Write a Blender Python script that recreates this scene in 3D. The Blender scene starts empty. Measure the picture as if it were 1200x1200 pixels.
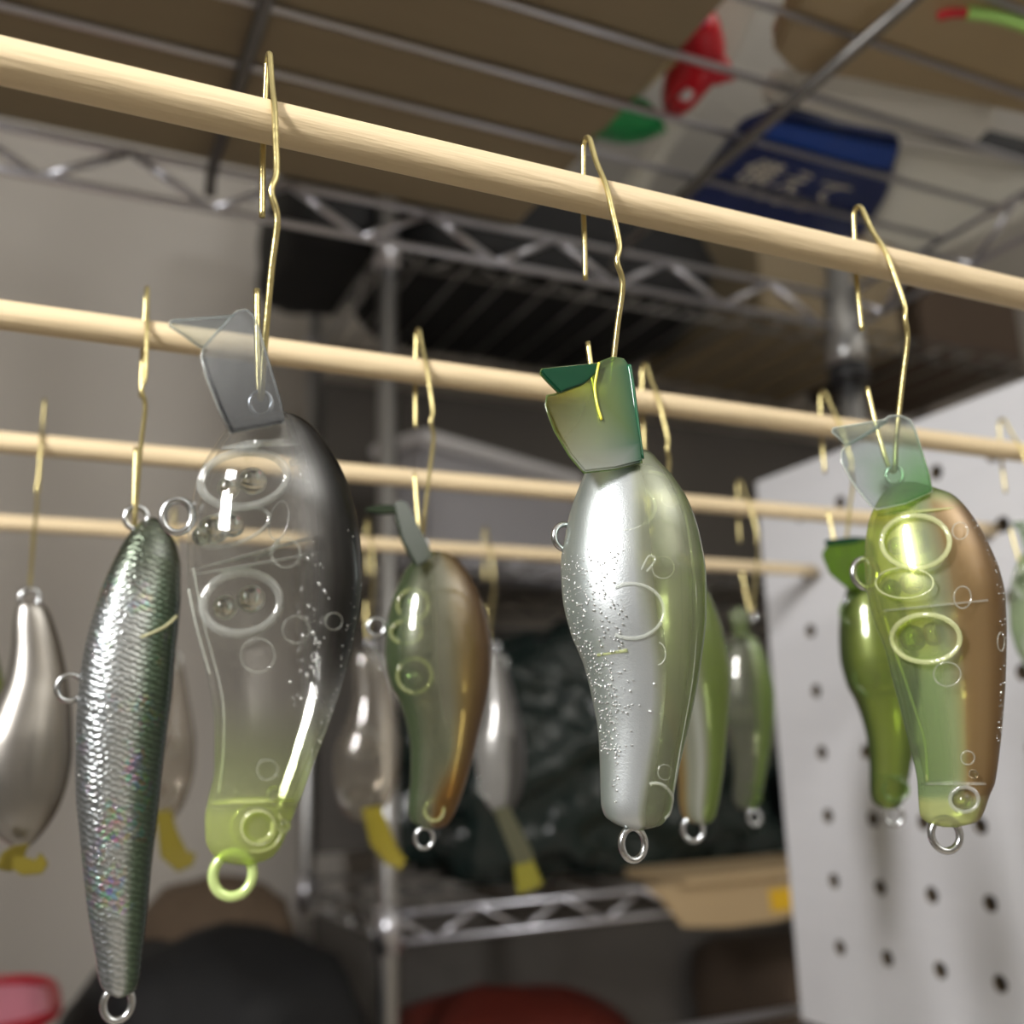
import bpy, bmesh, math, random
import numpy as np
from mathutils import Vector, Matrix

# ------------------------------------------------------------------ camera, world, light, exposure
CAMZ = 1.35                                  # camera height above the floor
RM = np.array([[0.90577144, 0.07030888, 0.41789323],
               [-0.42283411, 0.21533219, 0.88025188],
               [-0.02809634, -0.97400653, 0.22477074]])   # camera (right, down, forward) -> room (x along dowels, y depth, z up)
F_PX = 1200.0
CAM = Vector((0, 0, CAMZ))
scene = bpy.context.scene
col = scene.collection

cam_d = bpy.data.cameras.new('camera')
cam_d.sensor_width = 36; cam_d.sensor_height = 36; cam_d.lens = 36
cam_d.clip_start = 0.01; cam_d.clip_end = 20
cam_d.dof.use_dof = True
cam_d.dof.focus_distance = 0.203
cam_d.dof.aperture_fstop = 11.0
cam_o = bpy.data.objects.new('camera', cam_d); col.objects.link(cam_o)
right, upv, back = RM @ [1, 0, 0], RM @ [0, -1, 0], RM @ [0, 0, -1]
mw = Matrix.Identity(4)
for i in range(3):
    mw[i][0], mw[i][1], mw[i][2] = right[i], upv[i], back[i]
mw[0][3], mw[1][3], mw[2][3] = CAM
cam_o.matrix_world = mw
scene.camera = cam_o

world = bpy.data.worlds.new('world'); scene.world = world
world.use_nodes = True
world.node_tree.nodes['Background'].inputs[0].default_value = (0.9, 0.93, 1.0, 1)
world.node_tree.nodes['Background'].inputs[1].default_value = 0.05

def area(name, loc, target, sx, sy, power, color=(1, 1, 1)):
    l = bpy.data.lights.new(name, 'AREA'); l.shape = 'RECTANGLE'; l.size = sx; l.size_y = sy
    l.energy = power; l.color = color
    o = bpy.data.objects.new(name, l); col.objects.link(o)
    o.location = loc
    o.rotation_euler = (Vector(target) - Vector(loc)).to_track_quat('-Z', 'Y').to_euler()
    return o
LAMP = Vector((-0.72, -0.22, CAMZ + 0.43))
area('work_light_source', LAMP, (0.25, 0.35, CAMZ - 0.05), 0.12, 0.34, 19.0, (1.0, 0.985, 0.965))
UPL = Vector((0.75, -1.15, 1.78))
area('fill_light_source', UPL, UPL + Vector((0, 0, 1)), 0.24, 0.24, 50.0, (0.98, 0.99, 1.0))  # added fill light, bounced off the ceiling to lift the ambient level
scene.view_settings.view_transform = 'Standard'
scene.view_settings.look = 'None'
scene.view_settings.gamma = 1
scene.view_settings.use_curve_mapping = False
scene.view_settings.exposure = -0.15
scene.cycles.transparent_max_bounces = 40
scene.cycles.max_bounces = 14
scene.cycles.transmission_bounces = 12
scene.cycles.sample_clamp_indirect = 4.0

# ------------------------------------------------------------------ helpers
def lin(c):
    c = c / 255.0
    return c / 12.92 if c <= 0.04045 else ((c + 0.055) / 1.055) ** 2.4
def L(r, g, b): return (lin(r), lin(g), lin(b), 1.0)

def W(x, y, z): return Vector((x, y, z + CAMZ))
def ray(px, py): return Vector(RM @ np.array([(px - 600) / F_PX, (py - 600) / F_PX, 1.0]))
def on_z(px, py, z):
    d = ray(px, py); return CAM + d * (z / d.z)
def on_y(px, py, y):
    d = ray(px, py); return CAM + d * (y / d.y)
def on_x(px, py, x):
    d = ray(px, py); return CAM + d * (x / d.x)

def nmat(name):
    m = bpy.data.materials.new(name); m.use_nodes = True
    nt = m.node_tree
    return m, nt, nt.nodes['Principled BSDF'], nt.nodes['Material Output']
def mat(name, c, rough=0.5, metal=0.0, bump=0.0, bscale=40, var=0.0, vscale=8, coat=0.0, stretch=(1, 1, 1), spec=0.5, alpha=1.0, bdist=0.002, trans=0.0):
    m, nt, p, out = nmat(name)
    p.inputs['Roughness'].default_value = rough
    p.inputs['Metallic'].default_value = metal
    p.inputs['Base Color'].default_value = c
    p.inputs['Coat Weight'].default_value = coat
    p.inputs['Specular IOR Level'].default_value = spec
    p.inputs['Alpha'].default_value = alpha
    if bump or var:
        tc = nt.nodes.new('ShaderNodeTexCoord'); mp = nt.nodes.new('ShaderNodeMapping')
        mp.inputs['Scale'].default_value = stretch
        nt.links.new(tc.outputs['Object'], mp.inputs[0])
        if var:
            n = nt.nodes.new('ShaderNodeTexNoise'); n.inputs['Scale'].default_value = vscale; n.inputs['Detail'].default_value = 5
            nt.links.new(mp.outputs[0], n.inputs[0])
            mx = nt.nodes.new('ShaderNodeMix'); mx.data_type = 'RGBA'
            mx.inputs['A'].default_value = tuple(max(0, v * (1 - var)) for v in c[:3]) + (1,)
            mx.inputs['B'].default_value = tuple(min(1, v * (1 + var)) for v in c[:3]) + (1,)
            nt.links.new(n.outputs[0], mx.inputs['Factor']); nt.links.new(mx.outputs['Result'], p.inputs['Base Color'])
        if bump:
            n = nt.nodes.new('ShaderNodeTexNoise'); n.inputs['Scale'].default_value = bscale; n.inputs['Detail'].default_value = 4
            nt.links.new(mp.outputs[0], n.inputs[0])
            b = nt.nodes.new('ShaderNodeBump'); b.inputs['Strength'].default_value = bump; b.inputs['Distance'].default_value = bdist
            nt.links.new(n.outputs[0], b.inputs['Height']); nt.links.new(b.outputs[0], p.inputs['Normal'])
    if trans:
        tl = nt.nodes.new('ShaderNodeBsdfTranslucent'); tl.inputs[0].default_value = c
        mxs = nt.nodes.new('ShaderNodeMixShader'); mxs.inputs[0].default_value = trans
        nt.links.new(p.outputs[0], mxs.inputs[1]); nt.links.new(tl.outputs[0], mxs.inputs[2]); nt.links.new(mxs.outputs[0], out.inputs[0])
    return m

def math_node(nt, op, a, b=None):
    n = nt.nodes.new('ShaderNodeMath'); n.operation = op
    for k, v in enumerate((a, b)):
        if v is None: continue
        if isinstance(v, (int, float)): n.inputs[k].default_value = v
        else: nt.links.new(v, n.inputs[k])
    return n.outputs[0]

def shell_mat(name, metal=0.1, prough=0.3, gloss_rough=0.05, spec=1.0, bump=0.0, bscale=900, trans=0.45):
    """Clear plastic wall carrying airbrushed paint: vertex attribute 'paint' holds tint (rgb) and paint cover (alpha)."""
    m, nt, p, out = nmat(name)
    at = nt.nodes.new('ShaderNodeAttribute'); at.attribute_name = 'paint'
    lw = nt.nodes.new('ShaderNodeLayerWeight'); lw.inputs['Blend'].default_value = 0.5
    f5 = math_node(nt, 'POWER', lw.outputs['Facing'], 4.0)
    fr = math_node(nt, 'MULTIPLY_ADD', f5, 0.75 * spec); fr.node.inputs[2].default_value = 0.07 * spec
    sq = nt.nodes.new('ShaderNodeMix'); sq.data_type = 'RGBA'; sq.blend_type = 'MULTIPLY'
    nt.links.new(lw.outputs['Facing'], sq.inputs['Factor'])
    nt.links.new(at.outputs['Color'], sq.inputs['A']); nt.links.new(at.outputs['Color'], sq.inputs['B'])
    tr = nt.nodes.new('ShaderNodeBsdfTransparent'); nt.links.new(sq.outputs['Result'], tr.inputs[0])
    gl = nt.nodes.new('ShaderNodeBsdfGlossy'); gl.inputs['Roughness'].default_value = gloss_rough
    cl = nt.nodes.new('ShaderNodeMixShader')
    nt.links.new(fr, cl.inputs[0]); nt.links.new(tr.outputs[0], cl.inputs[1]); nt.links.new(gl.outputs[0], cl.inputs[2])
    nt.links.new(at.outputs['Color'], p.inputs['Base Color'])
    p.inputs['Metallic'].default_value = metal; p.inputs['Roughness'].default_value = prough
    p.inputs['Coat Weight'].default_value = 0.6; p.inputs['Coat Roughness'].default_value = 0.06
    if bump:
        tc = nt.nodes.new('ShaderNodeTexCoord')
        n = nt.nodes.new('ShaderNodeTexNoise'); n.inputs['Scale'].default_value = bscale
        nt.links.new(tc.outputs['Object'], n.inputs[0])
        b = nt.nodes.new('ShaderNodeBump'); b.inputs['Strength'].default_value = bump; b.inputs['Distance'].default_value = 0.0005
        nt.links.new(n.outputs[0], b.inputs['Height']); nt.links.new(b.outputs[0], p.inputs['Normal'])
    mx = nt.nodes.new('ShaderNodeMixShader')
    tl = nt.nodes.new('ShaderNodeBsdfTranslucent'); nt.links.new(at.outputs['Color'], tl.inputs[0])
    pm = nt.nodes.new('ShaderNodeMixShader'); pm.inputs[0].default_value = trans
    nt.links.new(p.outputs[0], pm.inputs[1]); nt.links.new(tl.outputs[0], pm.inputs[2])
    nt.links.new(at.outputs['Alpha'], mx.inputs[0]); nt.links.new(cl.outputs[0], mx.inputs[1]); nt.links.new(pm.outputs[0], mx.inputs[2])
    nt.links.new(mx.outputs[0], out.inputs[0])
    return m

def clear_mat(name, tint, haze=0.2, hz=(220, 225, 215), rough=0.05, spec=1.0):
    """Untinted or tinted clear plastic with a little milky haze."""
    m, nt, p, out = nmat(name)
    lw = nt.nodes.new('ShaderNodeLayerWeight'); lw.inputs['Blend'].default_value = 0.5
    f5 = math_node(nt, 'POWER', lw.outputs['Facing'], 4.0)
    fr = math_node(nt, 'MULTIPLY_ADD', f5, 0.75 * spec); fr.node.inputs[2].default_value = 0.05 * spec
    tr = nt.nodes.new('ShaderNodeBsdfTransparent'); tr.inputs[0].default_value = tint
    gl = nt.nodes.new('ShaderNodeBsdfGlossy'); gl.inputs['Roughness'].default_value = rough
    cl = nt.nodes.new('ShaderNodeMixShader')
    nt.links.new(fr, cl.inputs[0]); nt.links.new(tr.outputs[0], cl.inputs[1]); nt.links.new(gl.outputs[0], cl.inputs[2])
    p.inputs['Base Color'].default_value = L(*hz); p.inputs['Roughness'].default_value = 0.25
    mx = nt.nodes.new('ShaderNodeMixShader'); mx.inputs[0].default_value = haze
    nt.links.new(cl.outputs[0], mx.inputs[1]); nt.links.new(p.outputs[0], mx.inputs[2])
    nt.links.new(mx.outputs[0], out.inputs[0])
    return m

def glass_mat(name, c, ior=1.48, rough=0.02):
    m, nt, p, out = nmat(name)
    g = nt.nodes.new('ShaderNodeBsdfGlass'); g.inputs['Color'].default_value = c
    g.inputs['IOR'].default_value = ior; g.inputs['Roughness'].default_value = rough
    nt.links.new(g.outputs[0], out.inputs[0])
    return m

def link_mesh(name, verts, faces, m, parent=None, smooth=True, paint=None):
    me = bpy.data.meshes.new(name)
    me.from_pydata([tuple(v) for v in verts], [], faces)
    if smooth: me.polygons.foreach_set('use_smooth', [True] * len(me.polygons))
    if paint is not None:
        a = me.attributes.new('paint', 'FLOAT_COLOR', 'POINT')
        a.data.foreach_set('color', np.array(paint, dtype=np.float32).ravel())
    me.materials.append(m); me.update()
    o = bpy.data.objects.new(name, me); col.objects.link(o)
    if parent: o.parent = parent
    return o

def tag(o, label=None, cat=None, group=None, kind=None):
    if label: o['label'] = label
    if cat: o['category'] = cat
    if group: o['group'] = group
    if kind: o['kind'] = kind
    return o

def thing(name, loc, label=None, cat=None, group=None, kind=None):
    o = bpy.data.objects.new(name, None); col.objects.link(o)
    o.empty_display_size = 0.02
    o.location = loc
    return tag(o, label, cat, group, kind)

def smooth_path(pts, n=6, closed=False):
    P = [Vector(p) for p in pts]; out = []
    N = len(P)
    rng = range(N if closed else N - 1)
    for i in rng:
        p0 = P[(i - 1) % N] if closed or i > 0 else P[i]
        p1 = P[i]; p2 = P[(i + 1) % N]
        p3 = P[(i + 2) % N] if closed or i + 2 < N else p2
        for k in range(n):
            t = k / n
            out.append(0.5 * ((2 * p1) + (p2 - p0) * t + (2 * p0 - 5 * p1 + 4 * p2 - p3) * t * t + (3 * p1 - p0 - 3 * p2 + p3) * t ** 3))
    if not closed: out.append(P[-1])
    return out

def tube_geo(pts, r, segs=8, closed=False, sx=1.0):
    P = [Vector(p) for p in pts]; n = len(P)
    rs = r if isinstance(r, (list, tuple)) else [r] * n
    V, Fc = [], []
    prev = None
    for i in range(n):
        if closed: t = P[(i + 1) % n] - P[i - 1]
        else: t = P[min(i + 1, n - 1)] - P[max(i - 1, 0)]
        t.normalize()
        if prev is None:
            a = Vector((0, 0, 1)) if abs(t.z) < 0.9 else Vector((1, 0, 0))
            u = t.cross(a).normalized()
        else:
            u = (prev - t * prev.dot(t)).normalized()
        prev = u; v = t.cross(u)
        for k in range(segs):
            an = 2 * math.pi * k / segs
            V.append(P[i] + (u * math.cos(an) * sx + v * math.sin(an)) * rs[i])
    m = n if closed else n - 1
    for i in range(m):
        for k in range(segs):
            a = i * segs + k; b = i * segs + (k + 1) % segs
            c = ((i + 1) % n) * segs + (k + 1) % segs; d = ((i + 1) % n) * segs + k
            Fc.append((a, b, c, d))
    if not closed:
        Fc.append(tuple(range(segs))[::-1]); Fc.append(tuple((n - 1) * segs + k for k in range(segs)))
    return V, Fc
def tube(name, pts, r, m, parent=None, segs=8, closed=False):
    V, Fc = tube_geo(pts, r, segs, closed)
    return link_mesh(name, V, Fc, m, parent)

def box_geo(c, d):
    x, y, z = c; a, b, e = d[0] / 2, d[1] / 2, d[2] / 2
    V = [(x + i * a, y + j * b, z + k * e) for k in (-1, 1) for j in (-1, 1) for i in (-1, 1)]
    Fc = [(0, 2, 3, 1), (4, 5, 7, 6), (0, 1, 5, 4), (2, 6, 7, 3), (0, 4, 6, 2), (1, 3, 7, 5)]
    return V, Fc
def box(name, c, d, m, parent=None, bevel=0.0):
    V, Fc = box_geo(c, d)
    o = link_mesh(name, V, Fc, m, parent, smooth=False)
    if bevel:
        bm = bmesh.new(); bm.from_mesh(o.data)
        bmesh.ops.bevel(bm, geom=bm.edges[:], offset=bevel, segments=2, affect='EDGES')
        bm.to_mesh(o.data); bm.free()
    return o
def prism_geo(poly, thick):
    """poly: list of Vectors (one face); thick: Vector offset to the other face."""
    n = len(poly); V = [Vector(p) for p in poly] + [Vector(p) + thick for p in poly]
    Fc = [tuple(range(n))[::-1], tuple(range(n, 2 * n))] + [(i, (i + 1) % n, n + (i + 1) % n, n + i) for i in range(n)]
    return V, Fc

# ------------------------------------------------------------------ materials
M = {}
M['wall'] = mat('painted_wall', L(194, 188, 180), 0.85, bump=0.15, bscale=120, var=0.03, vscale=3)
M['ceil'] = mat('ceiling_paint', L(215, 212, 205), 0.9, var=0.02)
M['floor'] = mat('floor_boards', L(205, 196, 182), 0.5, var=0.1, vscale=6, stretch=(1, 12, 1))
M['dowel'] = mat('dowel_wood', L(218, 197, 160), 0.5, bump=0.5, bscale=160, var=0.14, vscale=60, stretch=(0.12, 1.6, 1.6))
M['brass'] = mat('brass_wire', L(208, 194, 138), 0.30, metal=1.0, bump=0.1, bscale=500)
M['chrome'] = mat('chrome_wire', L(205, 205, 212), 0.30, metal=1.0)
M['dullchrome'] = mat('dull_chrome_post', L(178, 178, 178), 0.34, metal=1.0)
M['greywire'] = mat('shade_dimmed_wire', L(112, 110, 108), 0.45, metal=1.0)  # dimmer chrome; shade on the far rack's upper trusses put into the colour
M['sleeve'] = mat('black_plastic_sleeve', L(24, 24, 27), 0.4)
M['steel'] = mat('lure_ring_steel', L(205, 208, 210), 0.2, metal=1.0)
M['card'] = mat('cardboard', L(142, 128, 104), 0.85, var=0.08, vscale=14, stretch=(1, 6, 1))
M['card2'] = mat('cardboard_pale', L(178, 155, 120), 0.85, var=0.06)
M['peg'] = mat('white_board', L(212, 212, 215), 0.55, bump=0.12, bscale=60, var=0.035, vscale=30, stretch=(1, 0.15, 3))
M['hole'] = mat('hole_lining', L(120, 105, 85), 0.8)
M['shadepanel'] = mat('wall_shade_grey', L(100, 96, 92), 0.8, var=0.08)  # dark tone standing in for shade on the wall behind the far rack
M['black'] = mat('black_cloth', L(16, 17, 20), 0.7, bump=0.6, bscale=60)
M['blackgloss'] = mat('dark_green_plastic_film', L(26, 38, 36), 0.14, bump=0.9, bscale=13, bdist=0.02)
M['brown'] = mat('brown_cloth', L(98, 82, 66), 0.85, bump=0.5, bscale=50, var=0.2, vscale=25)
M['darkbrown'] = mat('dark_brown_card', L(84, 70, 58), 0.85, var=0.1)
M['cream'] = mat('cream_paper', L(190, 175, 140), 0.8)
M['greybox'] = mat('grey_plastic', L(170, 170, 178), 0.45)
M['whitebox'] = mat('white_plastic', L(225, 225, 230), 0.4)
M['red'] = mat('red_plastic', L(168, 24, 40), 0.35)
M['pink'] = mat('pink_frosted_plastic', L(205, 130, 145), 0.35, var=0.35, vscale=14)
M['orange'] = mat('orange_red_shell', L(88, 26, 14), 0.6)
M['yellow'] = mat('yellow_print', L(222, 178, 30), 0.6)
M['blue'] = mat('blue_printed_film', L(18, 70, 165), 0.35, bump=0.5, bscale=60, var=0.25, vscale=10)
M['bluedark'] = mat('navy_printed_film', L(22, 44, 105), 0.35, bump=0.5, bscale=60, var=0.3, vscale=12)
M['inkwhite'] = mat('white_print', L(225, 222, 210), 0.5)
M['film'] = clear_mat('clear_bag_film', (0.93, 0.93, 0.93, 1), 0.28, (205, 203, 196), 0.12, 1.2)
M['whitefilm'] = mat('white_bag_film', L(225, 223, 218), 0.3, bump=0.6, bscale=45, var=0.08, trans=0.6)
M['greyfilm'] = mat('grey_frosted_bag', L(228, 227, 222), 0.3, bump=0.5, bscale=40, var=0.1, trans=0.7)
M['kraft'] = mat('kraft_paper', L(184, 170, 144), 0.6, bump=0.2, bscale=30, var=0.12, vscale=20, trans=0.5)
M['softred'] = mat('soft_red_rubber', L(200, 18, 38), 0.3)
M['softgreen'] = mat('green_rubber', L(40, 160, 90), 0.35)
M['pinkrub'] = mat('pink_rubber', L(225, 90, 160), 0.35)
M['limerub'] = mat('pale_lime_rubber', L(170, 220, 120), 0.3)
M['shell'] = shell_mat('painted_clear_shell')
M['shell_satin'] = shell_mat('pearl_painted_shell', metal=0.75, prough=0.33, bump=0.10, bscale=3500, trans=0.0)
M['lip'] = shell_mat('clear_lip_plastic', metal=0.0, spec=0.4)
M['ring_pale'] = clear_mat('pale_lime_ring', (0.95, 0.97, 0.82, 1), 0.28, (226, 230, 182), 0.08, 1.4)
M['shell_c'] = shell_mat('pearl_and_lime_shell', metal=0.55, prough=0.3, trans=0.2)
M['shell_bg'] = shell_mat('painted_shell_soft', metal=0.3, prough=0.28, trans=0.3)
M['ring'] = clear_mat('clear_chamber_wall', (0.98, 0.99, 0.98, 1), 0.17, (240, 243, 238), 0.05, 2.6)
M['ring_y'] = clear_mat('lime_chamber_wall', (0.93, 0.96, 0.76, 1), 0.24, (226, 232, 160), 0.06, 1.6)
M['ring_g'] = clear_mat('green_chamber_wall', (0.55, 0.70, 0.40, 1), 0.15, (150, 180, 100), 0.06, 1.6)
M['bead'] = glass_mat('clear_bead', (0.97, 0.98, 0.95, 1))
M['bead_g'] = glass_mat('green_bead', (0.70, 0.85, 0.45, 1))
M['bead_steel'] = mat('steel_ball', L(120, 134, 112), 0.1, metal=1.0)
M['lime_ring'] = mat('lime_painted_ring', L(196, 216, 140), 0.25, metal=0.3, coat=0.6)
M['bubble'] = mat('silver_bubbles', L(225, 228, 228), 0.12, metal=0.85)
M['seam'] = clear_mat('seam_line', (0.97, 0.98, 0.95, 1), 0.22, (240, 243, 235), 0.05, 1.6)
M['cord'] = mat('gill_paint', L(196, 192, 150), 0.3, coat=0.5)
M['pin'] = clear_mat('moulded_pin_mark', (0.96, 0.97, 0.94, 1), 0.08, (240, 243, 235), 0.05, 1.6)
M['crease'] = mat('yellow_crease', L(226, 218, 70), 0.25, coat=0.5)

# minnow: holographic foil under green-backed clear coat
def foil_mat():
    m, nt, p, out = nmat('holographic_scale_foil')
    tc = nt.nodes.new('ShaderNodeTexCoord')
    at = nt.nodes.new('ShaderNodeAttribute'); at.attribute_name = 'paint'
    mp = nt.nodes.new('ShaderNodeMapping'); mp.inputs['Rotation'].default_value = (0, math.radians(-22), 0)
    nt.links.new(tc.outputs['Object'], mp.inputs[0])
    wv = nt.nodes.new('ShaderNodeTexWave'); wv.wave_type = 'BANDS'; wv.bands_direction = 'Z'
    wv.inputs['Scale'].default_value = 215; wv.inputs['Distortion'].default_value = 4.5; wv.inputs['Detail'].default_value = 2
    wv.inputs['Detail Scale'].default_value = 3
    nt.links.new(mp.outputs[0], wv.inputs[0])
    mp2 = nt.nodes.new('ShaderNodeMapping'); mp2.inputs['Rotation'].default_value = (0, math.radians(35), 0)
    nt.links.new(tc.outputs['Object'], mp2.inputs[0])
    wv2 = nt.nodes.new('ShaderNodeTexWave'); wv2.wave_type = 'BANDS'; wv2.bands_direction = 'Z'
    wv2.inputs['Scale'].default_value = 215; wv2.inputs['Distortion'].default_value = 3.0
    nt.links.new(mp2.outputs[0], wv2.inputs[0])
    vo = nt.nodes.new('ShaderNodeTexVoronoi'); vo.inputs['Scale'].default_value = 750
    nt.links.new(tc.outputs['Object'], vo.inputs[0])
    nz = nt.nodes.new('ShaderNodeTexNoise'); nz.inputs['Scale'].default_value = 420; nz.inputs['Detail'].default_value = 3
    nt.links.new(tc.outputs['Object'], nz.inputs[0])
    big = nt.nodes.new('ShaderNodeTexNoise'); big.inputs['Scale'].default_value = 90
    nt.links.new(tc.outputs['Object'], big.inputs[0])
    h = math_node(nt, 'ADD', wv.outputs['Fac'], math_node(nt, 'MULTIPLY', wv2.outputs['Fac'], 0.5))
    h = math_node(nt, 'ADD', h, math_node(nt, 'MULTIPLY', nz.outputs[0], 0.9))
    b = nt.nodes.new('ShaderNodeBump'); b.inputs['Strength'].default_value = 0.33; b.inputs['Distance'].default_value = 0.00033
    nt.links.new(h, b.inputs['Height']); nt.links.new(b.outputs[0], p.inputs['Normal'])
    hs = nt.nodes.new('ShaderNodeHueSaturation'); hs.inputs['Saturation'].default_value = 1.6; hs.inputs['Value'].default_value = 1.1
    nt.links.new(vo.outputs['Color'], hs.inputs['Color'])
    mask = nt.nodes.new('ShaderNodeMapRange'); mask.inputs[1].default_value = 0.52; mask.inputs[2].default_value = 0.66
    mask.inputs[3].default_value = 0.0; mask.inputs[4].default_value = 0.42
    nt.links.new(big.outputs[0], mask.inputs[0])
    mk = math_node(nt, 'MULTIPLY', mask.outputs[0], at.outputs['Alpha'])
    mx = nt.nodes.new('ShaderNodeMix'); mx.data_type = 'RGBA'
    nt.links.new(mk, mx.inputs['Factor']); nt.links.new(at.outputs['Color'], mx.inputs['A']); nt.links.new(hs.outputs[0], mx.inputs['B'])
    dk = nt.nodes.new('ShaderNodeMix'); dk.data_type = 'RGBA'; dk.blend_type = 'MULTIPLY'
    dk.inputs['B'].default_value = (0.62, 0.64, 0.62, 1)
    nt.links.new(wv.outputs['Fac'], dk.inputs['Factor']); nt.links.new(mx.outputs['Result'], dk.inputs['A'])
    nt.links.new(dk.outputs['Result'], p.inputs['Base Color'])
    p.inputs['Metallic'].default_value = 0.85; p.inputs['Roughness'].default_value = 0.28
    p.inputs['Coat Weight'].default_value = 0.8; p.inputs['Coat Roughness'].default_value = 0.05
    return m
M['foil'] = foil_mat()

# ------------------------------------------------------------------ room
X0, X1, Y0, Y1, ZC = -2.2, 2.3, -1.9, 1.78, 2.46
def plate(name, c, d, m):
    return tag(box(name, c, d, m), kind='structure')
plate('floor', ((X0 + X1) / 2, (Y0 + Y1) / 2, -0.03), (X1 - X0 + .2, Y1 - Y0 + .2, 0.06), M['floor'])
plate('ceiling', ((X0 + X1) / 2, (Y0 + Y1) / 2, ZC + 0.03), (X1 - X0 + .2, Y1 - Y0 + .2, 0.06), M['ceil'])
plate('wall_back', ((X0 + X1) / 2, Y1 + 0.03, ZC / 2), (X1 - X0 + .12, 0.06, ZC), M['wall'])
plate('wall_front', ((X0 + X1) / 2, Y0 - 0.03, ZC / 2), (X1 - X0 + .12, 0.06, ZC), M['wall'])
plate('wall_left', (X0 - 0.03, (Y0 + Y1) / 2, ZC / 2), (0.06, Y1 - Y0, ZC), M['wall'])
plate('wall_right', (X1 + 0.03, (Y0 + Y1) / 2, ZC / 2), (0.06, Y1 - Y0, ZC), M['wall'])
upl = thing('fill_lamp', (UPL.x, UPL.y, 0), 'added unseen fill lamp, a white uplighter shining at the ceiling', 'lamp')  # made-up body for the added fill light, out of view
tube('bowl', [(0, 0, UPL.z - 0.09), (0, 0, UPL.z - 0.05), (0, 0, UPL.z - 0.008)], [0.05, 0.13, 0.18], M['whitebox'], upl, 32)
tube('pole', [(0, 0, 0.02), (0, 0, UPL.z - 0.09)], 0.012, M['sleeve'], upl, 12)
tube('base', [(0, 0, 0.0), (0, 0, 0.022)], 0.14, M['sleeve'], upl, 32)
lamp = thing('work_light', (LAMP.x, LAMP.y, 0), 'slim upright work light on a black stand facing the drying rack', 'lamp')
hs = box('housing', (0, 0, 0.022), (0.16, 0.36, 0.036), M['whitebox'], lamp, 0.006)
hs.location = (0, 0, LAMP.z); hs.rotation_euler = (Vector((0.25, 0.35, CAMZ - 0.05)) - LAMP).to_track_quat('-Z', 'Y').to_euler()
tube('pole', [(-0.05, -0.04, 0.02), (-0.05, -0.04, LAMP.z - 0.06), (-0.022, -0.018, LAMP.z + 0.02)], 0.010, M['sleeve'], lamp, 12)
tube('base', [(-0.05, -0.04, 0.0), (-0.05, -0.04, 0.022)], 0.13, M['sleeve'], lamp, 32)

# ------------------------------------------------------------------ near wire rack
WR = 0.0022
rack = thing('wire_rack', W(0.6, 0.6, -CAMZ), 'chrome wire shelving rack whose upper shelf carries the cardboard sheet', 'shelving')
RB = Vector(rack.location)
def rk(p): return Vector(p) + Vector((0, 0, CAMZ)) - RB
RXL, RXR, RYF, RYB, RZ = -0.42, 0.60, 0.255, 0.605, 0.366
def rod_part(name, a, b, r, m, parent, segs=8, base=None):
    return tube(name, [rk(a), rk(b)], r, m, parent, segs)
y = 0.30
while y < 0.58:
    rod_part('shelf_wire', (RXL, y, RZ), (RXR, y, RZ), WR, M['chrome'], rack); y += 0.05
for x in (-0.2145, 0.083, 0.378):
    tube('cross_bar', [rk((x, RYF, RZ - 0.006)), rk((x, RYB - 0.012, RZ - 0.006)), rk((x, RYB - 0.003, RZ - 0.010)), rk((x, RYB, RZ - 0.022))], 0.0036, M['greywire'], rack)
def truss(parent, a, b, zt, zb, pitch, mt, conv, r=WR * 1.25, ph=0.0):
    a = Vector(a); b = Vector(b); d = b - a; ln = d.length; d.normalize()
    for z in (zt, zb):
        tube('truss_rail', [conv(a + Vector((0, 0, z))), conv(b + Vector((0, 0, z)))], r, mt, parent)
    x = ph % pitch
    while x < ln - 0.001:
        for q0, q1, z0, z1 in ((x, x + pitch / 2, zt, zb), (x + pitch / 2, x + pitch, zb, zt)):
            if q1 > ln: continue
            tube('truss_strut', [conv(a + d * q0 + Vector((0, 0, z0))), conv(a + d * q1 + Vector((0, 0, z1)))], r * 0.95, mt, parent, 6)
        x += pitch
truss(rack, (-0.408, RYB, 0), (0.600, RYB, 0), 0.363, 0.335, 0.098, M['chrome'], rk, ph=0.035 + 0.408)
truss(rack, (-0.408, RYF, 0), (0.600, RYF, 0), 0.363, 0.332, 0.084, M['chrome'], rk)
truss(rack, (RXR, RYF, 0), (RXR, RYB, 0), 0.363, 0.332, 0.0875, M['chrome'], rk)
truss(rack, (RXL, RYF, 0), (RXL, RYB, 0), 0.363, 0.332, 0.0875, M['chrome'], rk)
for (x, yy) in ((RXR, RYB), (RXR, RYF), (RXL, RYB), (RXL, RYF)):
    po = tube('post', [rk((x, yy, -CAMZ + 0.02)), rk((x, yy, 0.62))], 0.0105, M['dullchrome'], rack, 16)
    tube('sleeve', [rk((x, yy, 0.300)), rk((x, yy, 0.312)), rk((x, yy, 0.372))], [0.0155, 0.0165, 0.0135], M['dullchrome'], po, 16)
    tube('sleeve_collar', [rk((x, yy, 0.285)), rk((x, yy, 0.301))], 0.0165, M['sleeve'], po, 16)
    tube('foot', [rk((x, yy, -CAMZ)), rk((x, yy, -CAMZ + 0.025))], 0.014, M['sleeve'], po, 12)
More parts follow.
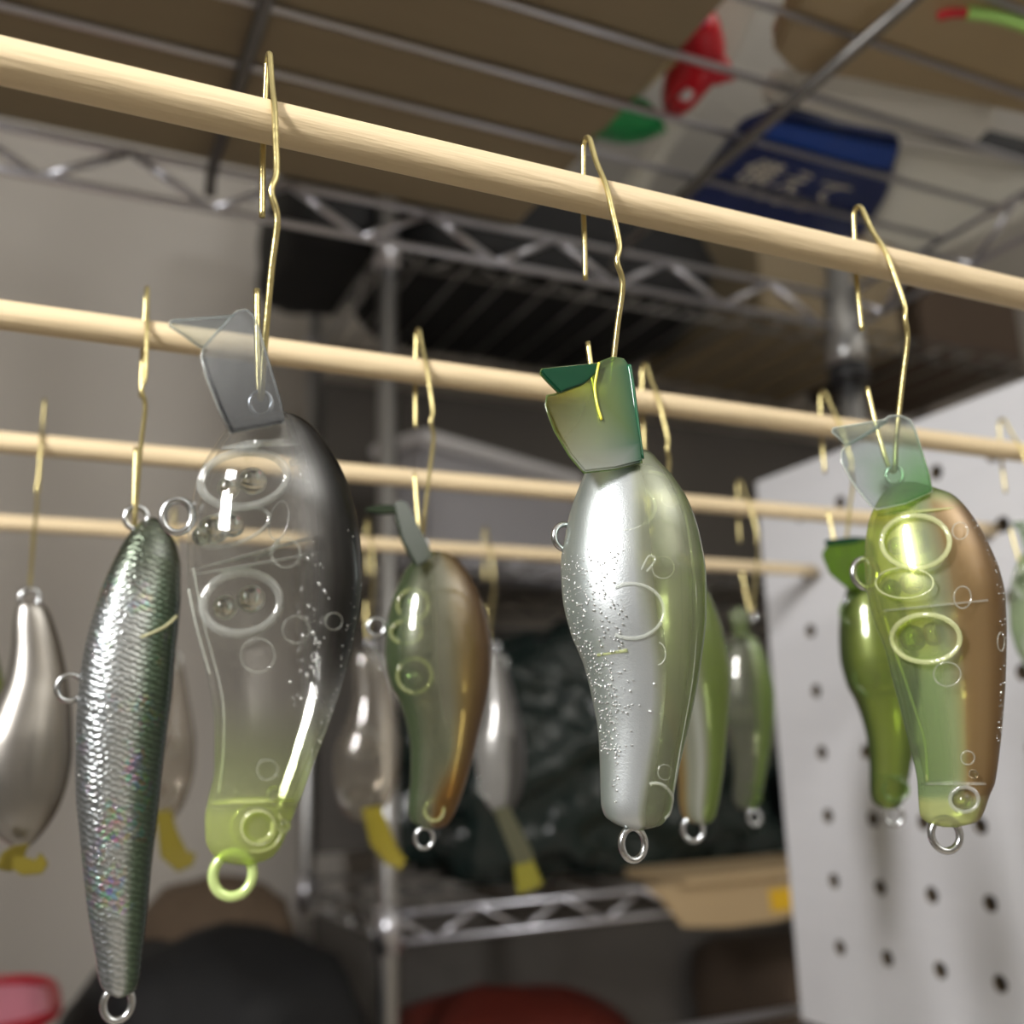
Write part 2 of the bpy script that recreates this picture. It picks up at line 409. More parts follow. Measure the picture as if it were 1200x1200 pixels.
# lower shelf of the near rack
for z in (-0.185, -0.215):
    tube('truss_rail', [rk((RXL, 0.627, z)), rk((RXR, 0.627, z))], 0.0032, M['chrome'], rack)
    tube('truss_rail', [rk((RXL, RYF, z)), rk((RXR, RYF, z))], 0.0032, M['chrome'], rack)
for x in np.arange(-0.39, 0.60, 0.045):
    tube('shelf_wire', [rk((x, RYF, -0.195)), rk((x, 0.627, -0.195))], WR, M['chrome'], rack, 6)

# cardboard on the wires; unseen box height added to shade the back wall
cs = thing('cardboard_box', W(0, 0.462, 0.3690), 'brown cardboard flat on the wire shelf, box height added to shade the wall', 'box')
box('carton', (0.0, 0, 0.14), (0.60, 0.29, 0.28), M['card'], cs, 0.002)
box('tape', (0.0, 0, 0.2805), (0.602, 0.05, 0.0006), M['card2'], cs)

# ------------------------------------------------------------------ white pegboard with drilled holes
PBX = 0.507
def pegboard():
    ys, ye, zs, ze = 0.30, 0.6185, -0.188, 0.196
    pitch = 0.0425; r = 0.0050
    cy = [0.5745 - pitch * k for k in range(-1, 7)]
    cz = [0.0760 + pitch * k for k in range(-6, 3)]
    cy = sorted(c for c in cy if ys + .012 < c < ye - .012); cz = sorted(c for c in cz if zs + .012 < c < ze - .012)
    bm = bmesh.new(); th = 0.005
    n = 16
    gy = [ys] + [(a + b) / 2 for a, b in zip(cy, cy[1:])] + [ye]
    gz = [zs] + [(a + b) / 2 for a, b in zip(cz, cz[1:])] + [ze]
    holes = []
    cache = {}
    def V(x, y, z):
        k = (round(x, 6), round(y, 6), round(z, 6))
        if k not in cache: cache[k] = bm.verts.new((x, y - 0.45, z + 0.19))
        return cache[k]
    for i, y in enumerate(cy):
        for j, z in enumerate(cz):
            y0, y1, z0, z1 = gy[i], gy[i + 1], gz[j], gz[j + 1]
            for x, flip in ((0, False), (th, True)):
                outer, inner = [], []
                for k in range(n):
                    a = 2 * math.pi * k / n + math.pi / 4
                    c, s = math.cos(a), math.sin(a)
                    inner.append(V(x, y + r * c, z + r * s))
                    # project on the cell rectangle: 4 points per side
                    q = k % (n // 4) / (n // 4); sd = k // (n // 4)
                    e = [(y1 + (y0 - y1) * q, z1), (y0, z1 + (z0 - z1) * q), (y0 + (y1 - y0) * q, z0), (y1, z0 + (z1 - z0) * q)][sd]
                    outer.append(V(x, *e))
                for k in range(n):
                    f = [outer[k], outer[(k + 1) % n], inner[(k + 1) % n], inner[k]]
                    try: bm.faces.new(f if flip else f[::-1])
                    except ValueError: pass
            for k in range(n):
                a = 2 * math.pi * k / n + math.pi / 4; b = 2 * math.pi * (k + 1) / n + math.pi / 4
                f = [V(0, y + r * math.cos(a), z + r * math.sin(a)), V(0, y + r * math.cos(b), z + r * math.sin(b)),
                     V(th, y + r * math.cos(b), z + r * math.sin(b)), V(th, y + r * math.cos(a), z + r * math.sin(a))]
                fc = bm.faces.new(f); fc.material_index = 1
    for e in [e for e in bm.edges if len(e.link_faces) == 1]: pass
    V0, F0 = None, None
    me = bpy.data.meshes.new('panel'); 
    bmesh.ops.recalc_face_normals(bm, faces=bm.faces[:])
    bm.to_mesh(me); bm.free()
    me.materials.append(M['peg']); me.materials.append(M['hole'])
    root = thing('pegboard', W(PBX, 0.45, -0.19), 'white perforated board with rows of round holes standing beside the rack post', 'pegboard')
    o = bpy.data.objects.new('panel', me); col.objects.link(o); o.parent = root
    m = M['peg']
    box('edge_strip', (th / 2, ys - 0.45 - 0.001, (zs + ze) / 2 + 0.19), (th, 0.002, ze - zs), m, root)
    box('edge_strip', (th / 2, ye - 0.45 + 0.001, (zs + ze) / 2 + 0.19), (th, 0.002, ze - zs), m, root)
    box('edge_strip', (th / 2, (ys + ye) / 2 - 0.45, zs + 0.19 - 0.001), (th, ye - ys + 0.004, 0.002), m, root)
    box('edge_strip', (th / 2, (ys + ye) / 2 - 0.45, ze + 0.19 + 0.001), (th, ye - ys + 0.004, 0.002), m, root)
    box('backing_paper', (th + 0.012, (ys + ye) / 2 - 0.45, (zs + ze) / 2 + 0.19), (0.002, ye - ys, ze - zs), M['darkbrown'], root)
pegboard()

# ------------------------------------------------------------------ dowels
HZ = 0.11665
RODY = [0.174, 0.287, 0.411, 0.557]
rod_labels = ['pale wooden dowel carrying the clear, silver and lime-brown lures',
              'pale wooden dowel carrying the scaled minnow and the amber lure',
              'pale wooden dowel carrying the opaque satin silver lure',
              'pale wooden dowel ending against the white perforated board, behind all the other dowels']
for k, yy in enumerate(RODY):
    pts = [(x, 0, 0) for x in np.linspace(-0.42, PBX - 0.001 - (0.006 if k == 3 else 0), 60)]
    pts = [(x + 0.42, 0.0003 * math.sin(x * 9 + k), 0) for x, _, _ in pts]
    o = tube('wooden_dowel', pts, 0.00405, M['dowel'], None, 24)
    o.location = W(-0.42, yy, HZ)
    tag(o, rod_labels[k], 'dowel', 'dowels of the drying rack')

# ------------------------------------------------------------------ wire hooks
HOOK_R = 0.00062
def hook(rod, px, label, top=15.0, back=17.0, down=55.0, kink=1.0, seed=0, lean=0.0, short=23.0):
    """Narrow inverted-V brass hook wedged over a dowel; returns the point where a lure hangs."""
    yy = RODY[rod]
    yc = 608 + .07 * px if rod == 3 else [68 + .231 * px, 370 + .133 * px, 518 + .092 * px][rod]
    p = on_y(px, yc, yy - 0.0055)
    X = p.x
    rnd = random.Random(seed)
    R = 4.05 + 0.75
    mm = [(0.3, 5.6 + rnd.uniform(-.4, .4), -back), (0.1, 5.2, -back * .5), (0.0, R + .1, 0), (0, R - .5, 6.0), (0, R - 1.2, top - 2.0), (0, R - 1.7, top - .7), (0, R - 2.7, top),
          (0, R - 3.8, top - .7), (0, R - 4.6, top - 2.2), (0, -1.9, 7.0), (lean * .2, -R - .15, 0.0), (lean * .5, -6.6, -7.0), (lean, -8.2, -15.5),
          (lean - kink * .9, -8.6, -19.5), (lean + kink * .5, -7.6, -24.0), (lean + kink * .2, -5.0, -33.0), (lean * .4, -1.6, -47.0), (0.0, -.7, -down + 2.0),
          (0, 0.0, -down), (0, 1.0, -down + 0.7), (-.1, 2.0, -down + 3.5), (-.2, 3.8, -down + short * .55), (-.3, 5.2, -down + short)]
    pts = smooth_path([Vector(q) * 0.001 for q in mm], 5)
    o = tube('wire_hook', pts, HOOK_R, M['brass'], None, 8)
    o.location = W(X, yy, HZ)
    tag(o, label, 'hook', 'bent brass wire hooks on the dowels')
    return Vector((X, yy, HZ + CAMZ - down * 0.001 + 0.0006))

# ------------------------------------------------------------------ lures
def hermite(xs, ys, q):
    xs = np.array(xs, float); ys = np.array(ys, float); q = np.clip(np.array(q, float), xs[0], xs[-1])
    d = np.diff(ys) / np.diff(xs)
    m = np.empty_like(ys); m[0] = d[0]; m[-1] = d[-1]
    for i in range(1, len(xs) - 1):
        m[i] = 0 if d[i - 1] * d[i] <= 0 else 2 * d[i - 1] * d[i] / (d[i - 1] + d[i])
    i = np.clip(np.searchsorted(xs, q) - 1, 0, len(xs) - 2)
    h = xs[i + 1] - xs[i]; t = (q - xs[i]) / h
    return ((2 * t ** 3 - 3 * t ** 2 + 1) * ys[i] + (t ** 3 - 2 * t ** 2 + t) * h * m[i] + (-2 * t ** 3 + 3 * t ** 2) * ys[i + 1] + (t ** 3 - t ** 2) * h * m[i + 1])

class Lure:
    def __init__(s, anchor, label, left, right, group='fishing lures hung up to dry', cat='fishing lure', depth=0.62, name='fishing_lure'):
        s.A = Vector(anchor)
        n = CAM - s.A; n.z = 0; n.normalize(); s.n = n
        f = -n; s.r = f.cross(Vector((0, 0, 1)))
        root = thing(name, s.A, label, cat, group)
        rot = Matrix((s.r, f, Vector((0, 0, 1)))).transposed()
        root.rotation_euler = rot.to_euler()
        s.root = root; s.left = left; s.right = right; s.dr = depth
        s.y0 = min(left[0][0], right[0][0]); s.y1 = max(left[-1][0], right[-1][0])
        a = s.p(600, s.y0).z; s.mm = (s.p(600 + 1, 700).x - s.p(600, 700).x)   # metres per photo pixel here
    def p(s, px, py, off=0.0):
        d = ray(px, py); q = s.A + s.n * off
        t = (q - CAM).dot(s.n) / d.dot(s.n)
        v = CAM + d * t - s.A
        return Vector((v.dot(s.r), -off, v.z))
    def edges(s, py):
        xl = hermite([a for a, _ in s.left], [b for _, b in s.left], py)
        xr = hermite([a for a, _ in s.right], [b for _, b in s.right], py)
        return xl, xr
    def surf(s, px, py, lift=0.0):
        """point of the near side of the body at this photo position"""
        xl, xr = s.edges(py); c = (xl + xr) / 2; hw = max((xr - xl) / 2, 0.5)
        u = max(-0.985, min(0.985, (px - c) / hw))
        off = s.dr * hw * s.mm * math.sqrt(1 - u * u) + lift
        return s.p(c + u * hw, py, off)
    def shell(s, paint, m, name='body', inset=0.0, nu=70, nt=44, label=None, t0=0.0, t1=1.0):
        V, C, Fc = [], [], []
        for i in range(nu + 1):
            u = (1 - math.cos(math.pi * i / nu)) / 2
            u = t0 + (t1 - t0) * u
            py = s.y0 + (s.y1 - s.y0) * u
            xl, xr = s.edges(py)
            a = s.p(xl, py); b = s.p(xr, py)
            c = (a + b) / 2; hw = max((b - a).length / 2 - inset, 0.0002); ax = (b - a).normalized()
            hd = s.dr * hw
            for k in range(nt):
                an = 2 * math.pi * k / nt
                q = c + ax * (hw * math.cos(an)); q.y -= hd * math.sin(an)
                V.append(q)
                r, g, bl, al = paint(math.cos(an), u, math.sin(an))
                C.append((lin(r), lin(g), lin(bl), al))
        for i in range(nu):
            for k in range(nt):
                Fc.append((i * nt + k, (i + 1) * nt + k, (i + 1) * nt + (k + 1) % nt, i * nt + (k + 1) % nt))
        Fc.append(tuple(range(nt))); Fc.append(tuple(nu * nt + k for k in range(nt))[::-1])
        o = link_mesh(name, V, Fc, m, s.root, True, C)
        if label: o['label'] = label
        return o
    def nose(s):
        """wire loop at the head through which the hook passes"""
        pts = [Vector((0.0019 * math.cos(2 * math.pi * k / 24), 0, -0.0016 + 0.0022 * math.sin(2 * math.pi * k / 24))) for k in range(24)]
        return tube('nose_ring', pts, 0.00045, M['steel'], s.root, 8, True)
    def lip(s, plate, flange, paint, m, thick=1.5, fpaint=None, label=None, fwd=0.0085, rim=None):
        polys = [(plate, paint)]
        for k, (poly, pc) in enumerate(((plate, paint), (flange, fpaint or paint))):
            if not poly: continue
            Am = np.array([(1.0, a, b) for a, b, _ in poly]); co = np.linalg.lstsq(Am, np.array([c for _, _, c in poly], float), rcond=None)[0]
            pts = [s.p(a, b, float(co[0] + co[1] * a + co[2] * b) * 0.0005 + fwd) for a, b, c in poly]
            ce = sum(pts, Vector()) / len(pts)
            nr = Vector()
            for i in range(len(pts)): nr += (pts[i] - ce).cross(pts[(i + 1) % len(pts)] - ce)
            nr.normalize()
            bm = bmesh.new()
            V, Fc = prism_geo([q - nr * thick * .0005 for q in pts], nr * thick * 0.001)
            vs = [bm.verts.new(v) for v in V]
            for f in Fc: bm.faces.new([vs[i] for i in f])
            bmesh.ops.recalc_face_normals(bm, faces=bm.faces[:])
            bmesh.ops.bevel(bm, geom=bm.edges[:], offset=0.00035, segments=2, affect='EDGES', clamp_overlap=True)
            me = bpy.data.meshes.new('lip'); bm.to_mesh(me); bm.free()
            a = me.attributes.new('paint', 'FLOAT_COLOR', 'POINT'); cols = []
            fx = [q.x for q in pts]; fz = [q.z for q in pts]
            for v in me.vertices:
                sx = (v.co.x - min(fx)) / (max(fx) - min(fx) + 1e-9); sz = (v.co.z - min(fz)) / (max(fz) - min(fz) + 1e-9)
                r, g, b, al = pc(sx, sz); cols.append((lin(r), lin(g), lin(b), al))
            a.data.foreach_set('color', np.array(cols, dtype=np.float32).ravel())
            me.materials.append(m)
            if k == 0:
                o = bpy.data.objects.new('lip', me); col.objects.link(o); o.parent = s.root; po = o
                if label: o['label'] = label
            else:
                o = bpy.data.objects.new('lip_flange', me); col.objects.link(o); o.parent = po
            if rim: tube('rim', pts if k == 0 else pts, 1.3 * s.mm, rim, po, 6, True)
        return po
    def eye(s, px, py, r, tr, name, m, sq=0.75, off=0.0, turn=0.0):
        """wire loop standing out of the body (photo centre, radii in photo pixels)"""
        c = s.p(px, py, off); R = r * s.mm; pts = []
        for k in range(28):
            a = 2 * math.pi * k / 28
            pts.append(c + Vector((R * math.cos(a) * sq, R * math.cos(a) * turn, R * math.sin(a))))
        return tube(name, pts, tr * s.mm, m, s.root, 8, True)
    def chamber(s, px, py, rx, ry, band, m, ang=0.0, d0=-0.55, d1=0.55, name='chamber_wall', parent=None):
        """oval tube wall running across the hollow body"""
        xl, xr = s.edges(py); hd = s.dr * (xr - xl) / 2
        V, Fc = [], []; N = 44
        for k in range(N):
            a = 2 * math.pi * k / N
            for (q, dd) in ((0, d0), (0, d1), (band, d1), (band, d0)):
                x = (rx - q) * math.cos(a); y = (ry - q) * math.sin(a)
                X = px + x * math.cos(ang) - y * math.sin(ang); Y = py + x * math.sin(ang) + y * math.cos(ang)
                V.append(s.p(X, Y, hd * dd * s.mm))
        for k in range(N):
            for j in range(4):
                Fc.append((k * 4 + j, k * 4 + (j + 1) % 4, ((k + 1) % N) * 4 + (j + 1) % 4, ((k + 1) % N) * 4 + j))
        return link_mesh(name, V, Fc, m, parent or s.root)
    def pin(s, px, py, r, m, name='pin_mark', tr=1.0, ry=None, a0=0, a1=360):
        pts = []
        closed = a1 - a0 >= 360
        N = 24
        for k in range(N if closed else N + 1):
            a = math.radians(a0 + (a1 - a0) * k / N)
            pts.append(s.surf(px + r * math.cos(a), py + (ry or r) * math.sin(a), -0.0002))
        return tube(name, pts, tr * s.mm, m, s.root, 6, closed)
    def ball(s, px, py, r, m, off=0.0, name='rattle_ball', parent=None, sz=1.0):
        bm = bmesh.new(); bmesh.ops.create_icosphere(bm, subdivisions=3, radius=r * s.mm)
        c = s.p(px, py, off)
        for v in bm.verts: v.co = Vector((v.co.x * sz, v.co.y, v.co.z)) + c
        me = bpy.data.meshes.new(name); bm.to_mesh(me); bm.free()
        me.polygons.foreach_set('use_smooth', [True] * len(me.polygons)); me.materials.append(m)
        o = bpy.data.objects.new(name, me); col.objects.link(o); o.parent = parent or s.root
        return o
    def bulkhead(s, py, m, tilt=0.0, th=2.0, name='bulkhead', sh=0.90, arch=0.0):
        """thin wall closing the hollow body at this height"""
        xl, xr = s.edges(py); c = (xl + xr) / 2; hw = (xr - xl) / 2 * sh; V, Fc = [], []
        N = 36
        rings = [0.0, 0.5, 0.8, 1.0]
        for lay in (0, 1):
            for rr in rings[1:]:
                for k in range(N):
                    a = 2 * math.pi * k / N
                    x = math.cos(a) * rr; yv = math.sin(a) * rr
                    V.append(s.p(c + hw * x, py + tilt * x * hw + arch * (1 - rr * rr) + lay * th, s.dr * hw * yv * s.mm))
        nr = len(rings) - 1
        for lay in (0, 1):
            b = lay * nr * N
            Fc.append(tuple(b + k for k in range(N)))
            for q in range(nr - 1):
                for k in range(N):
                    Fc.append((b + q * N + k, b + q * N + (k + 1) % N, b + (q + 1) * N + (k + 1) % N, b + (q + 1) * N + k))
        for k in range(N):
            Fc.append(((nr - 1) * N + k, (nr - 1) * N + (k + 1) % N, (2 * nr - 1) * N + (k + 1) % N, (2 * nr - 1) * N + k))
        return link_mesh(name, V, Fc, m, s.root)
    def line(s, pts, tr, m, name, lift=-0.0002, label=None, inner=False):
        P = smooth_path([s.p(a, b, lift) if inner else s.surf(a, b, lift) for a, b in pts], 5)
        o = tube(name, P, tr * s.mm, m, s.root, 6)
        if label: o['label'] = label
        return o
    def specks(s, n, su, sv, rmin, rmax, m, seed, name='air_bubbles'):
        """tiny bubbles on the near face, too many and too small to count"""
        rnd = random.Random(seed); V, Fc = [], []
        bm = bmesh.new(); bmesh.ops.create_icosphere(bm, subdivisions=1, radius=1.0)
        bv = [v.co.copy() for v in bm.verts]; bf = [tuple(v.index for v in f.verts) for f in bm.faces]; bm.free()
        for _ in range(n):
            u = su(rnd); t = sv(rnd)
            py = s.y0 + (s.y1 - s.y0) * t
            xl, xr = s.edges(py)
            c = s.surf((xl + xr) / 2 + u * (xr - xl) / 2, py, 0.0)
            r = rnd.uniform(rmin, rmax) * s.mm; b = len(V)
            V += [c + v * r for v in bv]; Fc += [tuple(b + i for i in f) for f in bf]
        o = link_mesh(name, V, Fc, m, s.root); o['kind'] = 'stuff'
        return o

def sm(a, b, x):
    t = max(0.0, min(1.0, (x - a) / (b - a))); return t * t * (3 - 2 * t)
def mixc(a, b, t): return tuple(a[i] + (b[i] - a[i]) * t for i in range(4))

# ---- lure A: clear, smoky black back, lime tail
a = hook(0, 322, 'bent brass wire hook holding the clear lure with the black back', top=16, kink=1.0, seed=1)
lu = Lure(a, 'clear hollow lure with smoky black back and lime green tail end', [
    (484, 318), (490, 288), (500, 269), (530, 247), (560, 232), (600, 223), (640, 219), (680, 220), (720, 226), (760, 235), (800, 245), (850, 251), (900, 251), (935, 244), (960, 240), (985, 241), (1000, 248), (1010, 262), (1013, 276)],
    [(484, 338), (490, 352), (500, 366), (520, 382), (550, 400), (600, 417), (640, 423), (680, 425), (720, 421), (760, 413), (800, 402), (850, 385), (900, 366), (940, 350), (970, 338), (990, 330), (1005, 318), (1013, 296)], depth=0.60)
def paintA(u, t, d):
    c = (253, 253, 252, 0.012)
    k = sm(0.05, 0.80, u) * (1 - sm(0.42, 0.66, t)) * sm(-0.02, 0.10, t)
    c = mixc(c, (150, 146, 140, 0.10), k)
    k2 = sm(0.30, 0.86, u) * (1 - sm(0.46, 0.74, t))
    c = mixc(c, (9, 9, 10, 0.95), k2)
    c = mixc(c, (242, 248, 222, 0.05), sm(0.60, 0.80, t) * (1 - k2))
    g = sm(0.74, 0.93, t)
    c = mixc(c, (238, 244, 204, 0.16), g)
    c = mixc(c, (230, 239, 170, 0.34), sm(0.84, 0.90, t) * 0.9)
    return c
lu.shell(paintA, M['shell'])
lu.shell(lambda u, t, d: (254, 254, 254, 0.0), M['shell'], 'inner_wall', inset=0.0012, t0=0.02, t1=0.86)
lipA = lambda x, z: mixc((150, 152, 156, 0.04), (222, 225, 228, 0.03), sm(0.0, 0.5, z))
lu.lip([(270, 508, 3), (333, 496, -5), (328, 470, -5), (304, 388, -6), (297, 370, -6), (288, 363, -5), (277, 365, -4), (258, 385, 0), (238, 408, 5), (236, 418, 5), (241, 440, 5), (256, 478, 4)],
       [(238, 408, 5), (217, 393, 8), (199, 381, 10), (200, 376, 10), (268, 371, 0), (276, 367, -4), (258, 386, 0)], lipA, M['lip'], 1.6, lambda x, z: (228, 232, 234, 0.06), 'clear bent lip', rim=M['seam'])
lu.nose(); lu.eye(208, 605, 18, 4.2, 'belly_ring', M['steel'], 0.85)
lu.eye(273, 1025, 21, 5.5, 'tail_ring', M['lime_ring'], 0.92)
lu.chamber(286, 562, 56, 37, 10, M['ring'], math.radians(-8))
lu.chamber(283, 707, 51, 41, 11, M['ring'], math.radians(-8))
lu.chamber(272, 618, 48, 22, 5, M['ring'], math.radians(-18), -0.4, 0.4)
lu.ball(296, 564, 15, M['bead'], 0.003); lu.ball(268, 572, 12, M['bead'], 0.005)
lu.ball(294, 702, 15, M['bead'], 0.003); lu.ball(264, 712, 13, M['bead'], 0.005)
lu.ball(250, 621, 16, M['bead'], 0.004); lu.ball(272, 616, 13, M['bead'], 0.002)
lu.ball(236, 628, 10, M['bead'], 0.005)
for (x, yv, r) in ((365, 552, 14), (335, 648, 17), (302, 768, 20), (313, 902, 12), (347, 738, 16), (391, 728, 10)): lu.pin(x, yv, r, M['pin'], 'pin_mark', 0.9)
lu.bulkhead(521, M['ring'], -0.05, 2.5, arch=-8); lu.bulkhead(655, M['pin'], -0.18, 2.5, arch=4); lu.bulkhead(938, M['ring_y'], -0.03, 3.0, arch=-5)
lu.bulkhead(640, M['pin'], -0.28, 2.0, arch=5)
lu.line([(339, 543), (352, 533), (366, 523), (368, 527), (352, 540), (340, 546)], 1.8, M['seam'], 'rib', 0.0, inner=True)
lu.line([(298, 657), (316, 645), (326, 633), (325, 641), (312, 652)], 1.8, M['seam'], 'rib', 0.0, inner=True)
lu.line([(226, 665), (231, 690), (240, 735), (256, 795), (262, 830), (262, 880), (256, 930)], 1.3, M['seam'], 'seam', 0.001, inner=True)
lu.line([(221, 690), (227, 720), (236, 755), (246, 790)], 1.6, M['seam'], 'seam', 0.001, inner=True)
lu.pin(303, 970, 20, M['ring_pale'], 'weight_ring', 1.6)
lu.chamber(301, 970, 32, 30, 4, M['ring_y'], 0, -0.5, 0.7); lu.chamber(303, 970, 20, 19, 6, M['ring_y'], 0, -0.5, 0.75)
lu.chamber(327, 610, 12, 24, 2, M['ring'], 0.2, -0.3, 0.3)
lu.ball(333, 968, 7, M['bead'], 0.004); lu.ball(320, 929, 7, M['bead'], 0.004)
lu.specks(60, lambda r: r.uniform(0.2, 0.62), lambda r: r.gauss(0.47, 0.09), 0.5, 2.0, M['bubble'], 3)
lu.specks(70, lambda r: r.uniform(0.86, 0.98), lambda r: r.uniform(0.1, 0.8), 0.5, 1.3, M['bubble'], 4, 'edge_bubbles')

# ---- lure B: silver pearl with green back and bubbles
a = hook(0, 712, 'bent brass wire hook holding the pearly silver lure with the green lip', top=15.5, kink=1.2, seed=2, lean=0.6)
lu = Lure(a, 'pearly silver lure with see-through green back, green lip and bubbles on its belly', [
    (526, 738), (532, 702), (540, 692), (560, 683), (580, 675), (600, 668), (640, 660), (660, 657), (700, 659), (740, 668), (780, 684), (820, 694), (860, 701), (900, 703), (940, 704), (955, 708), (966, 722), (973, 742)],
    [(526, 752), (532, 765), (540, 772), (560, 790), (590, 808), (630, 821), (680, 828), (720, 828), (760, 824), (800, 818), (850, 808), (900, 796), (940, 788), (955, 784), (967, 775), (973, 752)], depth=0.62)
def paintB(u, t, d):
    c = (196, 201, 203, 0.93)
    g = sm(0.02, 0.32, u + 0.10 * math.sin(t * 7))
    c = mixc(c, (222, 228, 198, 0.22), g)
    e = sm(0.72, 1.0, u)
    c = mixc(c, (160, 180, 128, 0.40), e)
    b = sm(-0.45, -0.95, u)
    c = mixc(c, (178, 188, 182, 0.72), b)
    if t < 0.08: c = mixc((190, 205, 165, 0.35), c, sm(0.0, 0.08, t))
    return c
lu.shell(paintB, M['shell_satin'])
lu.shell(lambda u, t, d: (236, 240, 222, 0.0), M['shell'], 'inner_wall', inset=0.0016, t0=0.03, t1=0.93)
def lipB(x, z):
    c = (216, 214, 132, 0.07)
    c = mixc(c, (146, 182, 104, 0.18), sm(0.55, 1.0, z) * .8)
    c = mixc(c, (206, 210, 204, 0.40), 1 - sm(0.05, 0.36, z))
    return mixc(c, (16, 92, 58, 0.9), sm(0.80, 0.93, x - (1 - z) * 0.0) if z > .05 else 0)
lu.lip([(684, 554, 3), (720, 550, 0), (752, 542, -5), (750, 520, -5), (738, 440, -6), (736, 429, -6), (730, 421, -6), (718, 419, -5), (704, 424, -4), (682, 445, 1), (652, 462, 5), (641, 464, 6), (639, 476, 5), (650, 505, 4), (668, 535, 3)],
       [(655, 461, 5), (643, 449, 8), (633, 438, 10), (634, 433, 10), (702, 426, 0), (701, 434, -2), (682, 451, 2)], lipB, M['lip'], 1.6, lambda x, z: (22, 96, 66, 0.85), 'green tinted bent lip', rim=M['ring_g'])
lu.line([(702, 425), (699, 440), (697, 455), (700, 475), (705, 492)], 1.7, M['crease'], 'lip_crease', 0.0092, 'bright yellow crease in the lip', inner=True)
lu.line([(737, 428), (741, 452), (747, 500), (752, 538)], 3.4, mat('lip_green_edge', L(14, 88, 56), 0.2, coat=0.6), 'lip_edge', 0.0060, 'dark green lip edge', inner=True)
lu.nose(); lu.eye(662, 629, 15, 3.6, 'belly_ring', M['steel'], 0.82, turn=0.4)
lu.eye(742, 989, 17, 4.0, 'tail_ring', M['steel'], 0.75, turn=0.4)
for (x, yv, r, ry, tr, a0, a1) in ((728, 594, 40, 28, 3.4, -150, 130), (740, 716, 38, 32, 3.4, -120, 120), (786, 582, 11, 12, 1.0, 0, 360), (777, 665, 13, 13, 1.0, 0, 360), (771, 766, 9, 13, 1.0, -80, 90), (822, 732, 6, 13, 1.0, 90, 270), (779, 905, 8, 9, 1.0, 0, 360)):
    lu.pin(x, yv, r, M['seam'], 'embossed_ring', tr * 0.65, ry, a0, a1)
lu.pin(768, 940, 20, M['seam'], 'embossed_ring', 2.2, 22, -110, 60)
lu.line([(700, 768), (735, 762)], 2.0, M['ring_y'], 'rib'); lu.line([(760, 553), (772, 555), (784, 560)], 2.0, M['seam'], 'rib')
lu.line([(752, 668), (760, 652), (768, 656), (758, 670)], 1.6, M['seam'], 'rib')
lu.line([(803, 600), (812, 660), (816, 720), (812, 790), (800, 860), (788, 930)], 1.2, M['seam'], 'seam')
def uB(r): return max(-0.985, -0.98 + abs(r.gauss(0, 0.34)))
lu.specks(480, uB, lambda r: r.uniform(0.10, 0.80), 0.5, 1.6, M['bubble'], 11)
lu.specks(160, lambda r: r.uniform(-0.97, -0.2), lambda r: r.gauss(0.36, 0.14), 0.5, 1.7, M['bubble'], 12)
lu.specks(60, lambda r: r.gauss(-0.62, 0.05), lambda r: r.uniform(0.55, 0.93), 0.5, 1.6, M['bubble'], 13)

# ---- lure C: lime belly, brown back
a = hook(0, 1040, 'bent brass wire hook holding the lime and brown lure', top=15.5, kink=0.8, seed=3, lean=0.9)
lu = Lure(a, 'clear lime green lure with pearly brown back and clear lip', [
    (566, 1052), (572, 1040), (583, 1031), (600, 1022), (615, 1017), (650, 1013), (690, 1015), (710, 1019), (730, 1025), (760, 1037), (800, 1047), (822, 1053), (850, 1060), (878, 1067), (917, 1075), (935, 1076), (955, 1078), (965, 1088), (969, 1104)],
    [(566, 1078), (572, 1096), (580, 1117), (602, 1138), (634, 1157), (669, 1172), (697, 1178), (741, 1180), (789, 1179), (836, 1176), (877, 1172), (918, 1166), (932, 1160), (952, 1153), (963, 1146), (969, 1124)], depth=0.60)
def paintC(u, t, d):
    c = (234, 242, 166, 0.20)
    c = mixc(c, (206, 224, 184, 0.18), sm(0.42, 0.6, t))
    c = mixc(c, (215, 224, 190, 0.30), sm(-0.25, 0.02, u))
    k = sm(0.02, 0.34, u)
    c = mixc(c, (158, 130, 90, 0.86), k)
    c = mixc(c, (122, 94, 60, 0.92), sm(0.55, 0.95, u))
    if t > 0.90: c = mixc(c, (238, 243, 190, 0.3), sm(0.90, 0.93, t) * (1 - 0.6 * sm(0.7, 1, u)))
    if t < 0.09: c = mixc((196, 214, 150, 0.12), c, sm(0.02, 0.09, t))
    return c
lu.shell(paintC, M['shell_c'])
lu.shell(lambda u, t, d: (246, 249, 228, 0.0), M['shell'], 'inner_wall', inset=0.0014, t0=0.02, t1=0.88)
def lipC(x, z):
    c = (232, 236, 236, 0.06)
    return mixc(c, (160, 208, 150, 0.2), sm(0.45, 0.9, x) * (1 - sm(0.15, 0.6, z)))
lu.lip([(1027, 597, 3), (1060, 590, 0), (1092, 576, -5), (1088, 555, -5), (1072, 503, -6), (1066, 492, -6), (1054, 487, -5), (1042, 488, -4), (1018, 506, 1), (992, 522, 5), (986, 529, 6), (986, 541, 5), (1000, 567, 4), (1020, 592, 3)],
       [(992, 523, 5), (983, 513, 8), (975, 506, 9), (976, 502, 9), (1036, 492, 0), (1040, 494, -3), (1017, 510, 1)], lipC, M['lip'], 1.5, lambda x, z: (214, 222, 220, 0.2), 'clear bent lip', rim=M['seam'])
lu.nose(); lu.eye(1014, 672, 14, 3.4, 'belly_ring', M['steel'], 0.78, turn=0.4)
lu.eye(1108, 978, 14, 3.4, 'tail_ring', M['steel'], 0.85, turn=0.3)
lu.chamber(1073, 635, 40, 32, 7, M['ring_y'], math.radians(-8), -0.5, 0.5)
